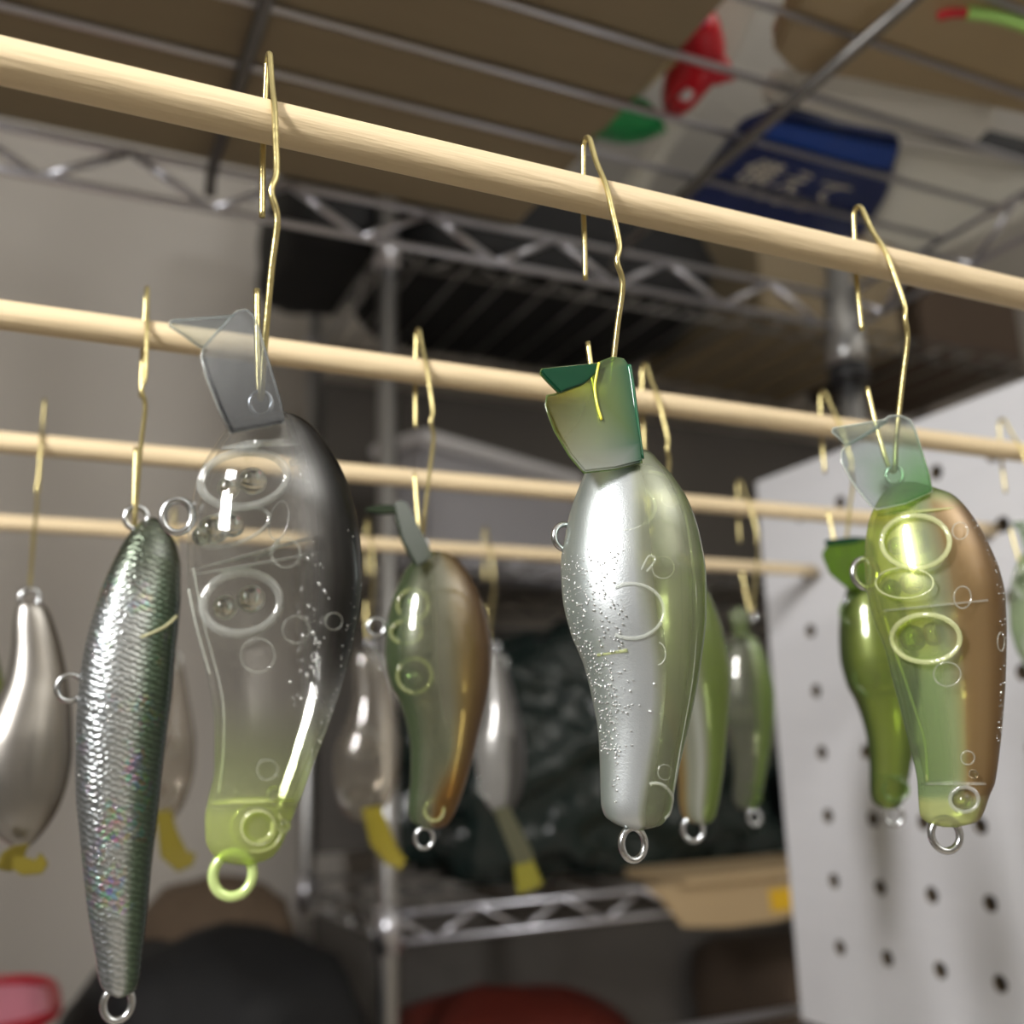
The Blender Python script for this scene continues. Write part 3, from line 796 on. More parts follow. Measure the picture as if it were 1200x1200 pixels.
lu.chamber(1085, 748, 40, 29, 7, M['ring_y'], math.radians(-12), -0.5, 0.5)
lu.chamber(1062, 683, 36, 20, 4, M['ring_y'], math.radians(-12), -0.4, 0.4)
lu.pin(1073, 635, 40, M['ring_pale'], 'embossed_ring', 2.6, 31)
lu.pin(1085, 748, 40, M['ring_pale'], 'embossed_ring', 2.6, 28)
lu.pin(1060, 683, 34, M['ring_pale'], 'embossed_ring', 1.0, 18)
lu.ball(1077, 635, 12, M['bead'], 0.003); lu.ball(1052, 640, 9, M['bead_g'], 0.004)
lu.ball(1094, 743, 11, M['bead'], 0.003); lu.ball(1070, 748, 12, M['bead_g'], 0.003)
lu.ball(1068, 683, 11, M['bead'], 0.003); lu.ball(1045, 690, 9, M['bead_g'], 0.004)
for (x, yv, r, ry) in ((1125, 622, 9, 10), (1110, 790, 16, 14), (1134, 888, 8, 8), (1128, 700, 10, 13), (1173, 752, 4, 11)): lu.pin(x, yv, r, M['pin'], 'pin_mark', 0.8, ry)
lu.bulkhead(708, M['pin'], -0.10, 2.5, arch=3); lu.bulkhead(917, M['pin'], 0.0, 3.0, arch=-3); lu.bulkhead(598, M['ring_y'], -0.1, 2.0, arch=-4)
lu.line([(1037, 722), (1048, 760), (1062, 800), (1075, 840), (1084, 870), (1087, 915)], 1.6, M['ring_y'], 'seam', 0.003, inner=True)
lu.line([(1060, 590), (1090, 597), (1120, 600), (1105, 606), (1085, 604)], 1.8, M['seam'], 'rib', 0.003, inner=True)
lu.chamber(1130, 937, 19, 17, 5, M['ring'], 0, -0.5, 0.9); lu.ball(1128, 938, 9, M['bead'], 0.004)
lu.ball(1141, 907, 4, M['bead'], 0.006)
lu.specks(50, lambda r: r.uniform(0.9, 0.985), lambda r: r.uniform(0.1, 0.75), 0.4, 1.0, M['bubble'], 5, 'edge_bubbles')

# ---- minnow on the second dowel
a = hook(1, 172, 'bent brass wire hook holding the slim scaled minnow', top=15, kink=0.9, seed=4)
lu = Lure(a, 'slim minnow lure with glittering silver scales and dark green back', [
    (607, 176), (613, 163), (627, 150), (652, 135), (685, 120), (715, 110), (747, 101), (785, 94), (822, 90), (860, 88), (923, 88), (973, 92), (1023, 97), (1073, 103), (1123, 112), (1152, 117), (1163, 124), (1169, 136)],
    [(607, 182), (612, 190), (622, 198), (640, 207), (665, 212), (697, 212), (735, 209), (772, 205), (810, 202), (857, 196), (907, 190), (957, 185), (1013, 178), (1067, 173), (1117, 167), (1150, 163), (1162, 157), (1169, 144)], depth=0.66, cat='fishing lure')
def paintM(u, t, d):
    c = (150, 153, 155, 0.25)
    c = mixc(c, (205, 208, 208, 1.0), sm(-0.6, -0.2, u))
    g = sm(0.10, 0.55, u)
    c = mixc(c, (92, 112, 92, 0.35), g)
    c = mixc(c, (38, 58, 44, 0.0), sm(0.5, 1.0, u))
    if t < 0.2: c = mixc((84, 92, 78, 0.1), c, sm(0.05, 0.22, t))
    return c
lu.shell(paintM, M['foil'], nu=90)
lu.eye(160, 607, 11, 3.0, 'nose_ring', M['steel'], 0.95)
lu.eye(82, 806, 12, 2.6, 'belly_ring', M['steel'], 0.95)
lu.eye(138, 1176, 14, 3.4, 'tail_ring', M['steel'], 0.85)
lu.line([(165, 747), (180, 741), (195, 733), (207, 722)], 1.5, M['cord'], 'gill_mark', 0.0, 'pale gill line')
lu.pin(172, 665, 26, M['darkbrown'], 'eye_outline', 0.5, 24, 110, 200)
lu.line([(127, 680), (125, 705), (134, 730)], 0.6, M['darkbrown'], 'gill_line', 0.0)
lu.specks(120, lambda r: r.gauss(-0.45, 0.2), lambda r: r.uniform(0.15, 0.75), 0.4, 1.4, M['bubble'], 21, 'glitter_specks')

# ---- shared outline for the rest (fractions of body length, from head end to tail end)
DL = [(646, 505), (652, 490), (668, 475), (686, 466), (707, 458), (733, 453), (766, 451), (792, 455), (809, 460), (819, 466), (848, 476), (877, 481), (913, 481), (944, 478), (960, 480), (968, 490), (971, 500)]
DR = [(646, 516), (648, 524), (660, 540), (681, 555), (707, 566), (733, 573), (766, 576), (798, 575), (815, 572), (852, 563), (889, 554), (930, 542), (959, 530), (968, 523), (971, 515)]
def frac(G): return [((yv - 646) / 325, (x - (510 - 3 * (yv - 646) / 325)) / 325) for yv, x in G]
GL, GR = frac(DL), frac(DR)
def outline(hx, hy, tx, ty, w=1.0, flip=1):
    """photo outline with its head end at (hx,hy) and tail end at (tx,ty)"""
    ln = abs(ty - hy)
    def mk(G, sg):
        o = [(hy + (ty - hy) * t, hx + (tx - hx) * t + v * ln * w * sg) for t, v in G]
        return sorted(o)
    l, r = mk(GL, flip), mk(GR, flip)
    return (l, r) if flip > 0 else (r, l)
def pos(hx, hy, tx, ty, t, v):
    ln = abs(ty - hy); return hx + (tx - hx) * t + v * ln, hy + (ty - hy) * t
def guts(lu, hx, hy, tx, ty, ringm, beadm, flip=1, pins=True):
    ln = abs(ty - hy)
    for (t, v, rx, ry) in ((.17, -.03, .11, .085), (.45, .0, .11, .085)):
        x, yv = pos(hx, hy, tx, ty, t, v * flip); lu.chamber(x, yv, rx * ln, ry * ln, .02 * ln, ringm, -0.15, -.5, .6)
        lu.ball(x - .03 * ln, yv + .005 * ln, .035 * ln, beadm, 0.002); lu.ball(x + .03 * ln, yv - .005 * ln, .028 * ln, beadm, 0.002)
    x, yv = pos(hx, hy, tx, ty, .92, .03 * flip); lu.chamber(x, yv, .06 * ln, .055 * ln, .018 * ln, ringm, 0, -.5, .8)
    x, yv = pos(hx, hy, tx, ty, .92, 0)
    lu.bulkhead(yv - (0.06 * (ty - hy)), ringm, 0, .008 * ln)

# ---- lure D: green belly, amber back
a = hook(1, 500, 'bent brass wire hook holding the green and amber lure', top=15, kink=0.9, seed=5, lean=0.8)
lu = Lure(a, 'translucent green lure with amber brown back and dark green lip', [
    (646, 505), (652, 490), (668, 475), (686, 466), (707, 458), (733, 453), (766, 451), (792, 455), (809, 460), (819, 466), (848, 476), (877, 481), (913, 481), (944, 478), (960, 480), (968, 490), (971, 500)],
    [(646, 516), (648, 524), (660, 540), (681, 555), (707, 566), (733, 573), (766, 576), (798, 575), (815, 572), (852, 563), (889, 554), (930, 542), (959, 530), (968, 523), (971, 515)], depth=0.6)
def paintD(u, t, d):
    c = (226, 230, 200, 0.12)
    c = mixc(c, (128, 150, 108, 0.30), sm(-0.35, -0.9, u))
    c = mixc(c, (190, 188, 164, 0.34), sm(-0.2, 0.1, u) * (1 - sm(.55, .75, t)))
    c = mixc(c, (150, 130, 86, 0.55), sm(0.1, 0.5, u))
    c = mixc(c, (100, 74, 46, 0.85), sm(0.45, .95, u))
    c = mixc(c, (150, 110, 52, 0.45), sm(.72, .9, t) * sm(-.3, .3, u))
    return c
lu.shell(paintD, M['shell_bg'])
dk = lambda x, z: (50, 74, 40, 0.55)
lu.lip([(487, 664, 3), (496, 660, 0), (507, 652, -3), (480, 596, -3), (474, 588, -3), (466, 587, 0), (460, 592, 3), (470, 632, 3)],
       [(460, 592, 3), (466, 602, 3), (446, 603, 4), (430, 600, 5), (427, 596, 5), (446, 592, 3)], dk, M['shell'], 1.6, dk, 'dark green bent lip')
lu.nose()
lu.eye(441, 735, 10, 2.3, 'belly_ring', M['steel'], 0.95)
lu.eye(497, 982, 11, 2.3, 'tail_ring', M['steel'], 0.9)
lu.chamber(484, 709, 20, 20, 4, M['ring_y'], 0, -.5, .7); lu.ball(484, 708, 11, M['bead_steel'], 0.004)
lu.chamber(476, 741, 20, 15, 4, M['ring_y'], 0, -.4, .7); lu.ball(474, 738, 8, M['bead'], 0.004)
lu.chamber(486, 792, 22, 22, 4, M['ring_y'], 0, -.5, .7); lu.ball(483, 795, 12, M['bead_steel'], 0.004)
lu.bulkhead(933, M['ring_g'], 0, 2); lu.chamber(509, 950, 13, 14, 4, M['ring_y'], 0, -.5, .9)

# ---- lure E: green and silver behind B
a = hook(1, 772, 'bent brass wire hook holding the olive lure behind the pearly silver one', top=15, kink=0.8, seed=6, lean=0.8)
l, r = outline(786, 652, 822, 966, 0.82)
lu = Lure(a, 'pale silver lure with translucent olive green back tucked behind the pearly one', l, r, depth=0.6)
def paintE(u, t, d):
    c = (176, 178, 160, 0.5)
    c = mixc(c, (206, 208, 200, 0.6), sm(-.3, 0, u) * (1 - sm(0, .25, u)))
    c = mixc(c, (142, 164, 84, 0.45), sm(0.12, 0.55, u))
    c = mixc(c, (160, 132, 80, 0.6), sm(-.4, -.9, u))
    return mixc(c, (168, 190, 104, 0.4), sm(.75, 1, u))
lu.shell(paintE, M['shell_bg'])
lu.lip([(776, 668, 3), (797, 662, -3), (790, 612, -4), (780, 606, -3), (764, 618, 3), (766, 640, 3)], [(764, 618, 3), (752, 606, 6), (781, 604, -2)], lambda x, z: (120, 150, 80, .3), M['shell'], 1.5)
lu.nose(); lu.eye(812, 972, 12, 2.8, 'tail_ring', M['steel'], 0.9)
lu.eye(733, 735, 10, 2.4, 'belly_ring', M['steel'], 0.9)

# ---- lure F: deep green behind C
a = hook(1, 985, 'bent brass wire hook holding the deep green lure beside the perforated board', top=15, kink=0.8, seed=7, lean=0.8)
l, r = outline(1018, 668, 1043, 948, 0.86)
lu = Lure(a, 'translucent deep olive green lure hanging behind the lime and brown one', l, r, depth=0.6)
def paintF(u, t, d):
    c = (170, 184, 100, 0.32)
    c = mixc(c, (84, 104, 50, 0.5), sm(-.5, -.95, u))
    return mixc(c, (116, 138, 64, 0.45), sm(.2, .8, u) * .8)
lu.shell(paintF, M['shell_bg'])
lu.lip([(996, 692, 3), (1012, 688, 0), (1030, 682, -4), (1026, 640, -4), (1018, 631, -3), (1000, 632, 0), (968, 640, 5), (963, 650, 5), (972, 672, 4)],
       [(968, 640, 5), (966, 633, 7), (1000, 629, 2), (1018, 630, -2), (1000, 637, 1)], lambda x, z: (140, 176, 62, .35), M['shell'], 1.6, lambda x, z: (20, 84, 56, .85), 'green lip')
lu.nose(); lu.eye(1047, 955, 9, 2.2, 'tail_ring', M['steel'], 0.95)
guts(lu, 1018, 668, 1043, 948, M['ring_g'], M['bead_g'])

# ---- lure G: pale green at the far right
a = hook(1, 1198, 'bent brass wire hook holding the pale green lure near the perforated board edge', top=15, kink=0.8, seed=8, lean=0.8)
l, r = outline(1216, 640, 1236, 890, 0.9)
lu = Lure(a, 'pale frosted green lure with clear lip, farthest along the second dowel', l, r, depth=0.6)
lu.shell(lambda u, t, d: (206, 220, 190, 0.35), M['shell_bg'])
lu.lip([(1205, 655, 3), (1226, 650, -3), (1222, 620, -4), (1210, 612, -3), (1194, 622, 3)], [(1194, 622, 3), (1184, 612, 6), (1208, 610, -2)], lambda x, z: (200, 214, 195, .25), M['shell'], 1.4)
lu.nose(); lu.eye(1236, 896, 9, 2.2, 'tail_ring', M['steel'], 0.9)
guts(lu, 1216, 640, 1236, 890, M['ring'], M['bead'])

# ---- lure H: opaque satin silver, hung by its tail
a = hook(2, 48, 'bent brass wire hook holding the opaque satin silver lure', top=19, kink=0.4, seed=9)
l, r = [(706, 22), (711, 19), (730, 15), (760, 13), (790, 8), (830, -10), (870, -28), (910, -32), (950, -25), (975, -8), (990, 10), (996, 24)], [(706, 44), (711, 54), (730, 63), (760, 72), (800, 80), (840, 84), (880, 85), (910, 81), (940, 72), (965, 58), (985, 42), (996, 30)]
lu = Lure(a, 'opaque satin silver lure hung by its tail with yellow lip below', l, r, depth=0.66)
def paintH(u, t, d):
    return mixc((150, 146, 140, 1.0), (92, 82, 66, 1.0), sm(.55, 1.0, u) * .8)
lu.shell(paintH, shell_mat('satin_silver_paint', metal=0.9, prough=0.3, trans=0.0))
lu.eye(35, 701, 8, 2.2, 'tail_ring', M['steel'], 0.95)
yl = lambda x, z: (176, 162, 66, .62)
lu.lip([(14, 992, 4), (34, 988, -2), (28, 1004, -3), (12, 1022, 0), (-4, 1018, 4), (2, 1000, 4)], [(14, 1002, 2), (30, 1004, -2), (42, 1008, 2), (47, 998, 3), (51, 1003, 3), (57, 1012, 2), (50, 1024, 2), (26, 1026, 2), (14, 1018, 1)], yl, M['shell'], 1.3, yl, 'yellow lip')

# ---- lures K, I, J, L, N farther back
a = hook(2, 880, 'bent brass wire hook holding the slim pale green lure on the third dowel', top=15, seed=10, lean=0.6)
l, r = outline(868, 738, 876, 950, 0.85)
lu = Lure(a, 'slim pale green translucent lure beyond the olive-backed one', l, r, depth=0.6)
lu.shell(lambda u, t, d: mixc((186, 188, 170, 0.22), (150, 176, 96, 0.42), sm(.1, .7, u)), M['shell_bg'])
lu.lip([(862, 748, 3), (878, 745, -3), (874, 715, -4), (866, 710, -3), (854, 718, 3)], None, lambda x, z: (160, 180, 120, .3), M['shell'], 1.4)
lu.nose(); lu.eye(884, 958, 7, 1.8, 'tail_ring', M['steel'], 0.9)
guts(lu, 868, 738, 876, 950, M['ring_g'], M['bead'])

def tail_hung(rodpx, seed, hlabel, label, head, tail, w, flip, paint, lipp, flg, lpaint, fpaint=None, beads=True, ringm='ring'):
    a = hook(3, rodpx, hlabel, top=15, kink=0.6, seed=seed, lean=0.4)
    l, r = outline(head[0], head[1], tail[0], tail[1], w, flip)
    lu = Lure(a, label, l, r, depth=0.6)
    lu.shell(paint, M['shell_bg'])
    lu.lip(lipp, flg, lpaint, M['shell'], 1.3, fpaint, 'yellow lip')
    lu.eye(tail[0] + 2, tail[1] - 5, 5, 1.4, 'tail_ring', M['steel'], 0.9)
    if beads: guts(lu, head[0], head[1], tail[0], tail[1], M[ringm], M['bead'], flip)
    return lu
cl = lambda u, t, d: (214, 208, 198, 0.14)
tail_hung(435, 31, 'bent brass wire hook holding the clear lure beside the amber one', 'clear lure hung by its tail with a solid yellow lip, beside the amber lure',
          (424, 965), (432, 760), 1.0, 1, cl, [(424, 948, 2), (446, 944, -2), (466, 994, -2), (476, 1008, -1), (470, 1020, 1), (452, 1012, 2), (434, 990, 3)], None, lambda x, z: (190, 176, 66, .75))
sv = lambda u, t, d: mixc((190, 188, 184, 0.6), (120, 118, 116, 0.35), sm(.1, .5, u))
tail_hung(575, 32, 'bent brass wire hook holding the silvery lure with a yellow-tipped lip', 'silvery translucent lure hung by its tail with a smoky lip tipped yellow',
          (588, 955), (578, 762), 0.8, 1, sv, [(578, 948, 2), (596, 944, -2), (624, 998, -2), (626, 1010, 0), (604, 1014, 2)], [(602, 1012, 2), (624, 1006, -1), (637, 1036, -1), (622, 1044, 1), (606, 1048, 2)], lambda x, z: (150, 150, 120, .4), lambda x, z: (186, 180, 76, .65))
tail_hung(205, 33, 'bent brass wire hook holding the clear lure behind the scaled minnow', 'clear lure hung by its tail with a mustard yellow lip, behind the minnow',
          (190, 965), (196, 756), 0.85, 1, cl, [(182, 952, 2), (200, 948, -2), (208, 975, -2), (220, 998, -1), (230, 1000, 0), (226, 1014, 1), (208, 1022, 2), (188, 1004, 3)], None, lambda x, z: (160, 146, 56, .8))
ol = lambda u, t, d: (150, 165, 60, 0.55)
tail_hung(-22, 34, 'bent brass wire hook at the dowel end holding the olive lure', 'olive green lure mostly hidden behind the satin silver one',
          (-26, 900), (-24, 735), 1.0, 1, ol, [(-36, 890, 2), (-16, 888, -2), (0, 930, 0), (-12, 940, 2)], None, lambda x, z: (196, 180, 50, .7))

# ------------------------------------------------------------------ things lying on the near wire shelf
ZS = RZ + WR + 0.0004
def slab(name, px, thick, m, label, cat, group=None, z=ZS, parent=None, bulge=0.0):
    pts = [on_z(x, yv, z) for x, yv in px]
    c = sum(pts, Vector()) / len(pts)
    if parent is None:
        V, Fc = prism_geo([p - c for p in pts], Vector((0, 0, thick)))
    else:
        V, Fc = prism_geo([p - parent.location for p in pts], Vector((0, 0, thick)))
    bm = bmesh.new(); vs = [bm.verts.new(v) for v in V]
    for f in Fc: bm.faces.new([vs[i] for i in f])
    bmesh.ops.recalc_face_normals(bm, faces=bm.faces[:])
    if thick > 0.002:
        bmesh.ops.bevel(bm, geom=bm.edges[:], offset=min(0.003, thick * .3), segments=2, affect='EDGES', clamp_overlap=True)
    me = bpy.data.meshes.new(name); bm.to_mesh(me); bm.free(); me.materials.append(m)
    o = bpy.data.objects.new(name, me); col.objects.link(o)
    if parent is None: o.location = c; tag(o, label, cat, group)
    else: o.parent = parent
    return o
slab('frosted_bag', [(806, -10), (900, -10), (862, 70), (800, 160), (755, 232), (730, 226), (790, 130), (800, 90), (838, 60), (812, 40)], 0.008, M['greyfilm'], 'grey frosted plastic bag lying on the red squid against the cardboard edge', 'bag', z=ZS + 0.0305)
slab('kraft_packet', [(905, 60), (940, -15), (1260, -15), (1260, 150), (1110, 118), (1000, 96), (930, 88)], 0.016, M['kraft'], 'brown kraft card packet lying on the wire shelf', 'packet')
slab('white_bag', [(900, 98), (930, 93), (1000, 106), (1080, 116), (1165, 118), (1165, 150), (1140, 176), (1000, 150), (925, 128), (892, 122)], 0.010, M['whitefilm'], 'crumpled white plastic bag between the kraft packet and blue packet', 'bag')
bp = slab('blue_packet', [(868, 158), (915, 138), (985, 158), (1056, 172), (1040, 232), (1010, 282), (940, 282), (830, 262), (800, 246)], 0.012, M['bluedark'], 'blue printed packet with white Japanese lettering', 'packet', z=ZS + .0012)
slab('print_band', [(905, 142), (985, 160), (1052, 174), (1042, 200), (960, 182), (890, 164)], 0.0004, M['blue'], None, None, z=ZS + 0.0007, parent=bp)
slab('clear_window', [(1056, 176), (1215, 200), (1215, 250), (1090, 300), (1015, 280), (1042, 232)], 0.004, M['greyfilm'], 'grey see-through end of a packet beside the blue one', 'packet')
slab('dark_tray', [(893, 124), (930, 132), (1140, 180), (1215, 196), (1215, 190), (1140, 172), (930, 124), (900, 117)], 0.018, M['black'], 'thin black strip between the white bag and the blue packet', 'strip', z=ZS + 0.001)
def lettering(txt, px, py, size, px2, py2):
    cu = bpy.data.curves.new('lettering', 'FONT'); cu.body = txt; cu.size = size; cu.extrude = 0.0001; cu.align_x = 'LEFT'
    tmp = bpy.data.objects.new('lettering', cu); col.objects.link(tmp)
    dg = bpy.context.evaluated_depsgraph_get(); me = bpy.data.meshes.new_from_object(tmp.evaluated_get(dg))
    bpy.data.objects.remove(tmp)
    me.materials.clear(); me.materials.append(M['inkwhite'])
    o = bpy.data.objects.new('lettering', me); col.objects.link(o); o.parent = bp
    p0 = on_z(px, py, ZS + 0.0003); p1 = on_z(px2, py2, ZS + 0.0003)
    o.location = p0 - bp.location
    xa = (p1 - p0).normalized(); za = Vector((0, 0, -1)); ya = za.cross(xa)
    o.rotation_euler = Matrix((xa, ya, za)).transposed().to_euler()
lettering('備えて', 858, 206, 0.030, 950, 232)
lettering('あんしん', 848, 222, 0.018, 940, 246)

# soft red squid lure and green skirt
sq = thing('rubber_squid', on_z(812, 90, ZS), 'red rubber squid lure with white eye and pink tip on the wire shelf', 'fishing lure')
def sqp(x, yv, dz=0.0148): return on_z(x, yv, ZS + dz) - sq.location
P = smooth_path([sqp(822, 22), sqp(822, 45), sqp(820, 70), sqp(806, 92), sqp(796, 112), sqp(790, 126)], 5)
tube('mantle', P, [0.004 + 0.0105 * math.sin(math.pi * (0.12 + 0.8 * k / (len(P) - 1))) for k in range(len(P))], M['softred'], sq, 14)
tube('tip', smooth_path([sqp(824, 6), sqp(820, 24), sqp(818, 40)], 4), [0.003] * 4 + [0.006] * 5, M['pinkrub'], sq, 10)
tube('fin', smooth_path([sqp(820, 70), sqp(840, 82), sqp(860, 90)], 4), [0.011] * 3 + [0.008] * 3 + [0.004] * 2 + [0.0012], M['softred'], sq, 10)
V_, F_ = tube_geo([sqp(800, 106, 0.003), sqp(808, 108, 0.003)], 0.0052, 12); link_mesh('eye_patch', V_, F_, M['whitebox'], sq)
tube('cord', smooth_path([sqp(800, 26), sqp(790, 44), sqp(800, 60), sqp(786, 72), sqp(770, 86), sqp(755, 100), sqp(742, 112)], 4), 0.0028, M['cream'], sq, 8)
sk = thing('green_skirt', on_z(738, 140, ZS), 'fan of green rubber skirt strands beside the red squid', 'fishing lure')
for k in range(14):
    t = k / 13
    a0 = on_z(742 + 14 * t, 116 + 3 * t, ZS + .003) - sk.location; b0 = on_z(697 + 82 * t, 160 + 10 * math.sin(math.pi * t) - 6 * t, ZS + .001) - sk.location
    tube('strand', [a0, (a0 + b0) / 2 + Vector((0, 0, .002)), b0], [0.0016, 0.0026, 0.0014], M['softgreen'], sk, 6)
wl = thing('slim_lure', on_z(1150, 25, ZS), 'slim lure with red nose and pale lime body on the kraft packet', 'fishing lure')
def wlp(x, yv): return on_z(x, yv, ZS - 0.0045) - wl.location
tube('body', smooth_path([wlp(1132, 15), wlp(1160, 18), wlp(1190, 26), wlp(1225, 40)], 5), 0.0034, M['limerub'], wl, 10)
tube('nose', smooth_path([wlp(1098, 20), wlp(1112, 16), wlp(1132, 15)], 5), [0.0012] + [0.0025] * 9 + [0.003], M['softred'], wl, 10)

# ------------------------------------------------------------------ far wire rack
UY, UB = 1.18, 1.56
rack2 = thing('wire_rack', W(0.39, UY, -CAMZ), 'far chrome wire shelving rack against the back wall holding the dark plastic bag', 'shelving')
RB2 = Vector(rack2.location)
def r2(p): return Vector(p) + Vector((0, 0, CAMZ)) - RB2
UXL, UXR = 0.39, 1.75
for zt in (0.655, 0.250, -0.180, -0.62):
    truss(rack2, (UXL, UY, 0), (UXR, UY, 0), zt, zt - 0.031, 0.113, M['chrome'] if zt < 0 else M['greywire'], r2, 0.0032 if zt != .25 else 0.002)  # upper trusses take the dimmer chrome in place of real shade
    truss(rack2, (UXL, UB, 0), (UXR, UB, 0), zt, zt - 0.031, 0.113, M['greywire'], r2, 0.003)
    truss(rack2, (UXL, UY, 0), (UXL, UB, 0), zt, zt - 0.031, 0.095, M['dullchrome'], r2, 0.003)
    truss(rack2, (UXR, UY, 0), (UXR, UB, 0), zt, zt - 0.031, 0.095, M['dullchrome'], r2, 0.003)
    for x in np.arange(UXL + 0.06, UXR, 0.068):
        tube('shelf_wire', [r2((x, UY, zt + .002)), r2((x, UB, zt + .002))], 0.0024, M['dullchrome'], rack2, 6)
for (x, yy) in ((UXL, UY), (UXR, UY), (UXL, UB), (UXR, UB)):
    po = tube('post', [r2((x, yy, -CAMZ + .02)), r2((x, yy, 0.95))], 0.0125, M['dullchrome'], rack2, 16)
    for z in (0.64, -0.195):
        tube('sleeve', [r2((x, yy, z - 0.025)), r2((x, yy, z + .025))], [0.017, 0.015], M['chrome'], po, 14)
    tube('foot', [r2((x, yy, -CAMZ)), r2((x, yy, -CAMZ + 0.025))], 0.014, M['sleeve'], po, 12)

for (z0, z1) in ((-0.145, 0.20), (0.29, 0.60), (-0.58, -0.23)):  # added dark sheets, put where the wall behind the rack lies in shade
    bpnl = link_mesh('shade_panel', *box_geo(r2(((UXL + UXR) / 2, UB + 0.012, (z0 + z1) / 2)), (UXR - UXL - 0.03, 0.006, z1 - z0)), M['shadepanel'], rack2, False)

def lump(name, c, d, m, label, cat, seed=0, rough=0.10, sub=4, pw=2.6, group=None, parent=None, freq=3.0):
    """soft rounded heap with a flat base at c.z"""
    from mathutils import noise
    bm = bmesh.new(); bmesh.ops.create_icosphere(bm, subdivisions=sub, radius=1.0)
    for v in bm.verts:
        q = v.co.copy(); k = (abs(q.x) ** pw + abs(q.y) ** pw + abs(q.z) ** pw) ** (-1 / pw)
        q *= k
        nz = noise.noise(q * freq + Vector((seed * 7.1, 3.3, 1.7))) + 0.5 * noise.noise(q * freq * 2.3 + Vector((seed, 9, 4)))
        q *= 1 + rough * nz
        q.z = max(q.z, -0.82)
        v.co = Vector((q.x * d[0] / 2, q.y * d[1] / 2, (q.z + 0.82) * d[2] / 1.82))
    me = bpy.data.meshes.new(name); bm.to_mesh(me); bm.free()
    me.polygons.foreach_set('use_smooth', [True] * len(me.polygons)); me.materials.append(m)
    o = bpy.data.objects.new(name, me); col.objects.link(o)
    if parent: o.parent = parent; o.location = c
    else: o.location = W(*c); tag(o, label, cat, group)
    return o
S1, S2, S3, S4 = 0.6545 + .0035, 0.2495 + .003, -0.1805 + .0045, -0.62 + .005
lump('black_bag', (0.70, 1.37, S1), (0.54, 0.36, 0.16), M['black'], 'black cloth bag lying on the top shelf of the far rack', 'bag', 1, .05, 4, 5)
lump('black_pouch', (0.34, 1.34, S1), (0.15, 0.28, 0.15), M['black'], 'small black pouch overhanging the end of the top far shelf', 'bag', 2, .05, 4, 4)
cb = box('cardboard_box', (0, 0, 0.11), (0.34, 0.30, 0.22), M['card'], None, 0.003); cb.location = W(1.18, 1.37, S1); cb.rotation_euler.z = 0.1
tag(cb, 'smaller brown cardboard box on the top shelf of the far rack', 'box')
cb = box('dark_carton', (0, 0, 0.09), (0.26, 0.30, 0.18), M['darkbrown'], None, 0.003); cb.location = W(1.52, 1.37, S1)
tag(cb, 'dark brown carton beside the cardboard box on the far rack', 'box')
# middle shelf
gb = thing('storage_box', W(0.575, 1.40, S2), 'grey plastic storage box with a pale lid on the far rack', 'box'); gb.rotation_euler.z = 0.42
box('tub', (0.06, 0, 0.085), (0.36, 0.10, 0.17), M['greybox'], gb, 0.008); box('lid', (0.06, 0, 0.18), (0.38, 0.12, 0.022), M['whitebox'], gb, 0.006)
lump('white_bag', (1.32, 1.33, S2), (0.34, 0.26, 0.14), M['whitefilm'], 'white plastic bag with faint blue print on the far rack', 'bag', 5, .14, 4, 2.6)
# lower shelf
lump('plastic_bag', (0.79, 1.41, S3), (0.60, 0.26, 0.34), M['blackgloss'], 'shiny dark green plastic bag stuffed on the far rack shelf', 'bag', 7, .22, 5, 2.8, freq=3.4)
lump('black_case', (1.30, 1.39, S3), (0.26, 0.30, 0.14), M['black'], 'black soft case beside the dark green plastic bag', 'case', 8, .06, 4, 4)
ct = thing('card_carton', W(0.93, 1.135, S3), 'flat open card carton with yellow print poking off the far shelf', 'box')
box('tray', (-0.03, 0.07, 0.006), (0.28, 0.14, 0.012), M['card2'], ct, 0.002)
def ctp(x, yv): return on_y(x, yv, 1.150) - ct.location
link_mesh('flap', *prism_geo([ctp(*q) for q in ((752, 1038), (935, 1030), (935, 1072), (905, 1079), (850, 1086), (800, 1086), (786, 1070), (772, 1052))], Vector((0, -0.004, 0))), M['card2'], ct, False)
link_mesh('yellow_patch', *prism_geo([ctp(*q) + Vector((0, -0.0045, 0)) for q in ((898, 1042), (934, 1038), (934, 1064), (902, 1068))], Vector((0, -0.001, 0))), M['yellow'], ct, False)
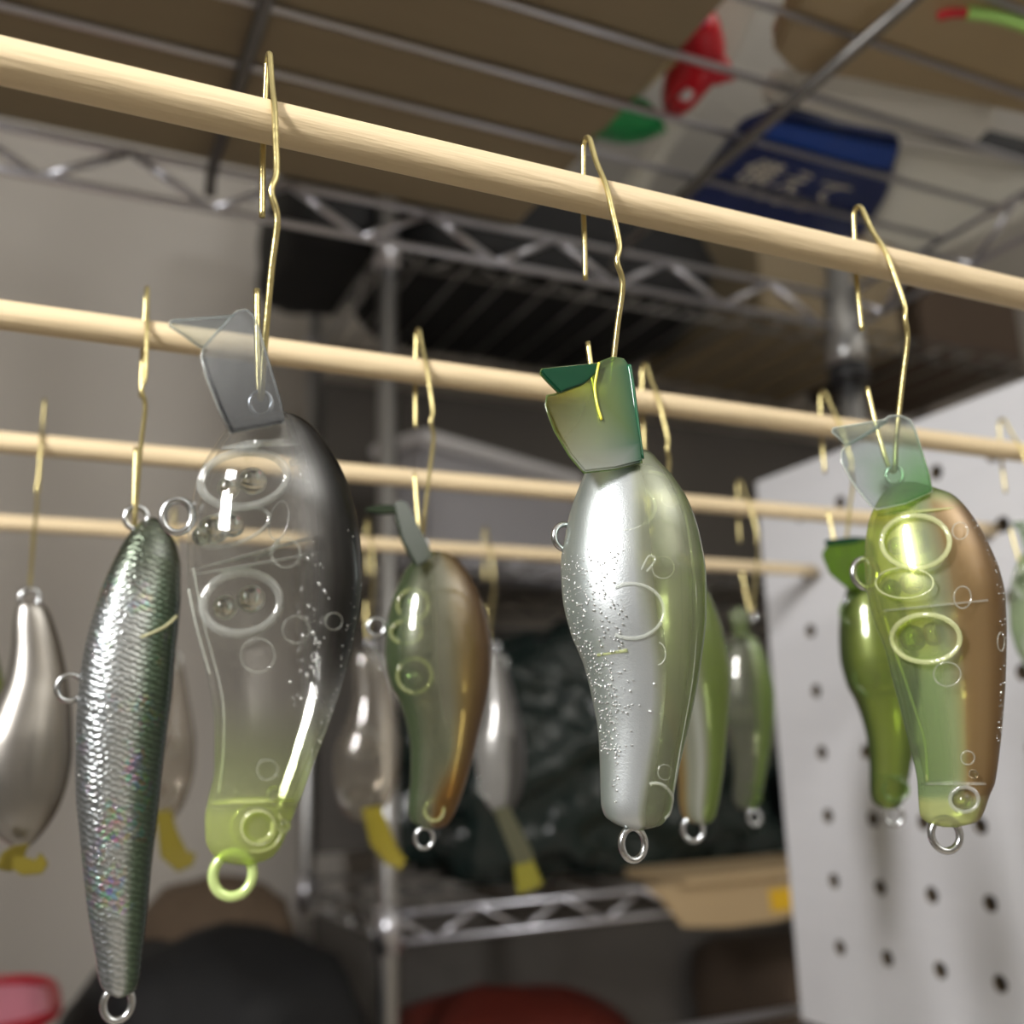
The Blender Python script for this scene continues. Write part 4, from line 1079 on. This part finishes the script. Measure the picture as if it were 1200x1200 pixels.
# bottom shelf
lump('orange_bag', (0.60, 1.34, S4), (0.44, 0.34, 0.30), M['orange'], 'orange-red rounded bag on the bottom far shelf', 'bag', 9, .05, 4, 2.4)
lump('dark_brown_box', (1.2, 1.4, S4), (0.36, 0.30, 0.30), M['darkbrown'], 'dark brown rounded carton on the bottom far shelf', 'box', 10, .03, 4, 8)

# ------------------------------------------------------------------ side table at the left with bag and basin
tb = thing('side_table', W(-0.10, 1.30, -CAMZ), 'plain wooden side table against the back wall', 'table')
TH = CAMZ - 0.52
box('table_top', (0.02, 0, TH - 0.0125), (0.88, 0.70, 0.025), M['darkbrown'], tb, 0.003)
for sx in (-1, 1):
    for sy in (-1, 1): box('leg', (sx * 0.39, sy * 0.30, (TH - 0.025) / 2), (0.04, 0.04, TH - 0.025), M['darkbrown'], tb)
bk = thing('backpack', W(0.215, 1.27, -0.52), 'black backpack with a brown top on the side table', 'bag')
lump('pack_body', Vector((0, 0, 0)), (0.34, 0.32, 0.33), M['black'], None, None, 12, .08, 4, 2.6, parent=bk)
lump('brown_hood', Vector((0.01, 0.07, 0.20)), (0.19, 0.20, 0.18), M['brown'], None, None, 13, .07, 4, 2.4, parent=bk)
lump('front_pocket', Vector((0.02, -0.15, 0.03)), (0.24, 0.10, 0.22), M['black'], None, None, 14, .06, 3, 3, parent=bk)
rb_ = thing('plastic_basin', W(-0.13, 1.11, -0.52), 'red rimmed basin of pinkish frosted plastic beside the backpack', 'basin')
def basin():
    def rr(w, d, z, n=40, p=5):
        out = []
        for k in range(n):
            a = 2 * math.pi * k / n; c, s = math.cos(a), math.sin(a)
            q = (abs(c) ** p + abs(s) ** p) ** (-1 / p); out.append((c * q * w, s * q * d, z))
        return out
    rings = [rr(.11, .08, 0.0), rr(.17, .11, .305), rr(.167, .107, .305), rr(.097, .077, .004)]
    V = [v for r_ in rings for v in r_]; n = 40; Fc = []
    for i in range(3):
        for k in range(n): Fc.append((i * n + k, i * n + (k + 1) % n, (i + 1) * n + (k + 1) % n, (i + 1) * n + k))
    Fc.append(tuple(range(n))[::-1]); Fc.append(tuple(3 * n + k for k in range(n)))
    link_mesh('bowl', V, Fc, M['pink'], rb_)
    tube('rim', rr(.175, .115, .308), 0.005, M['red'], rb_, 8, True)
basin()
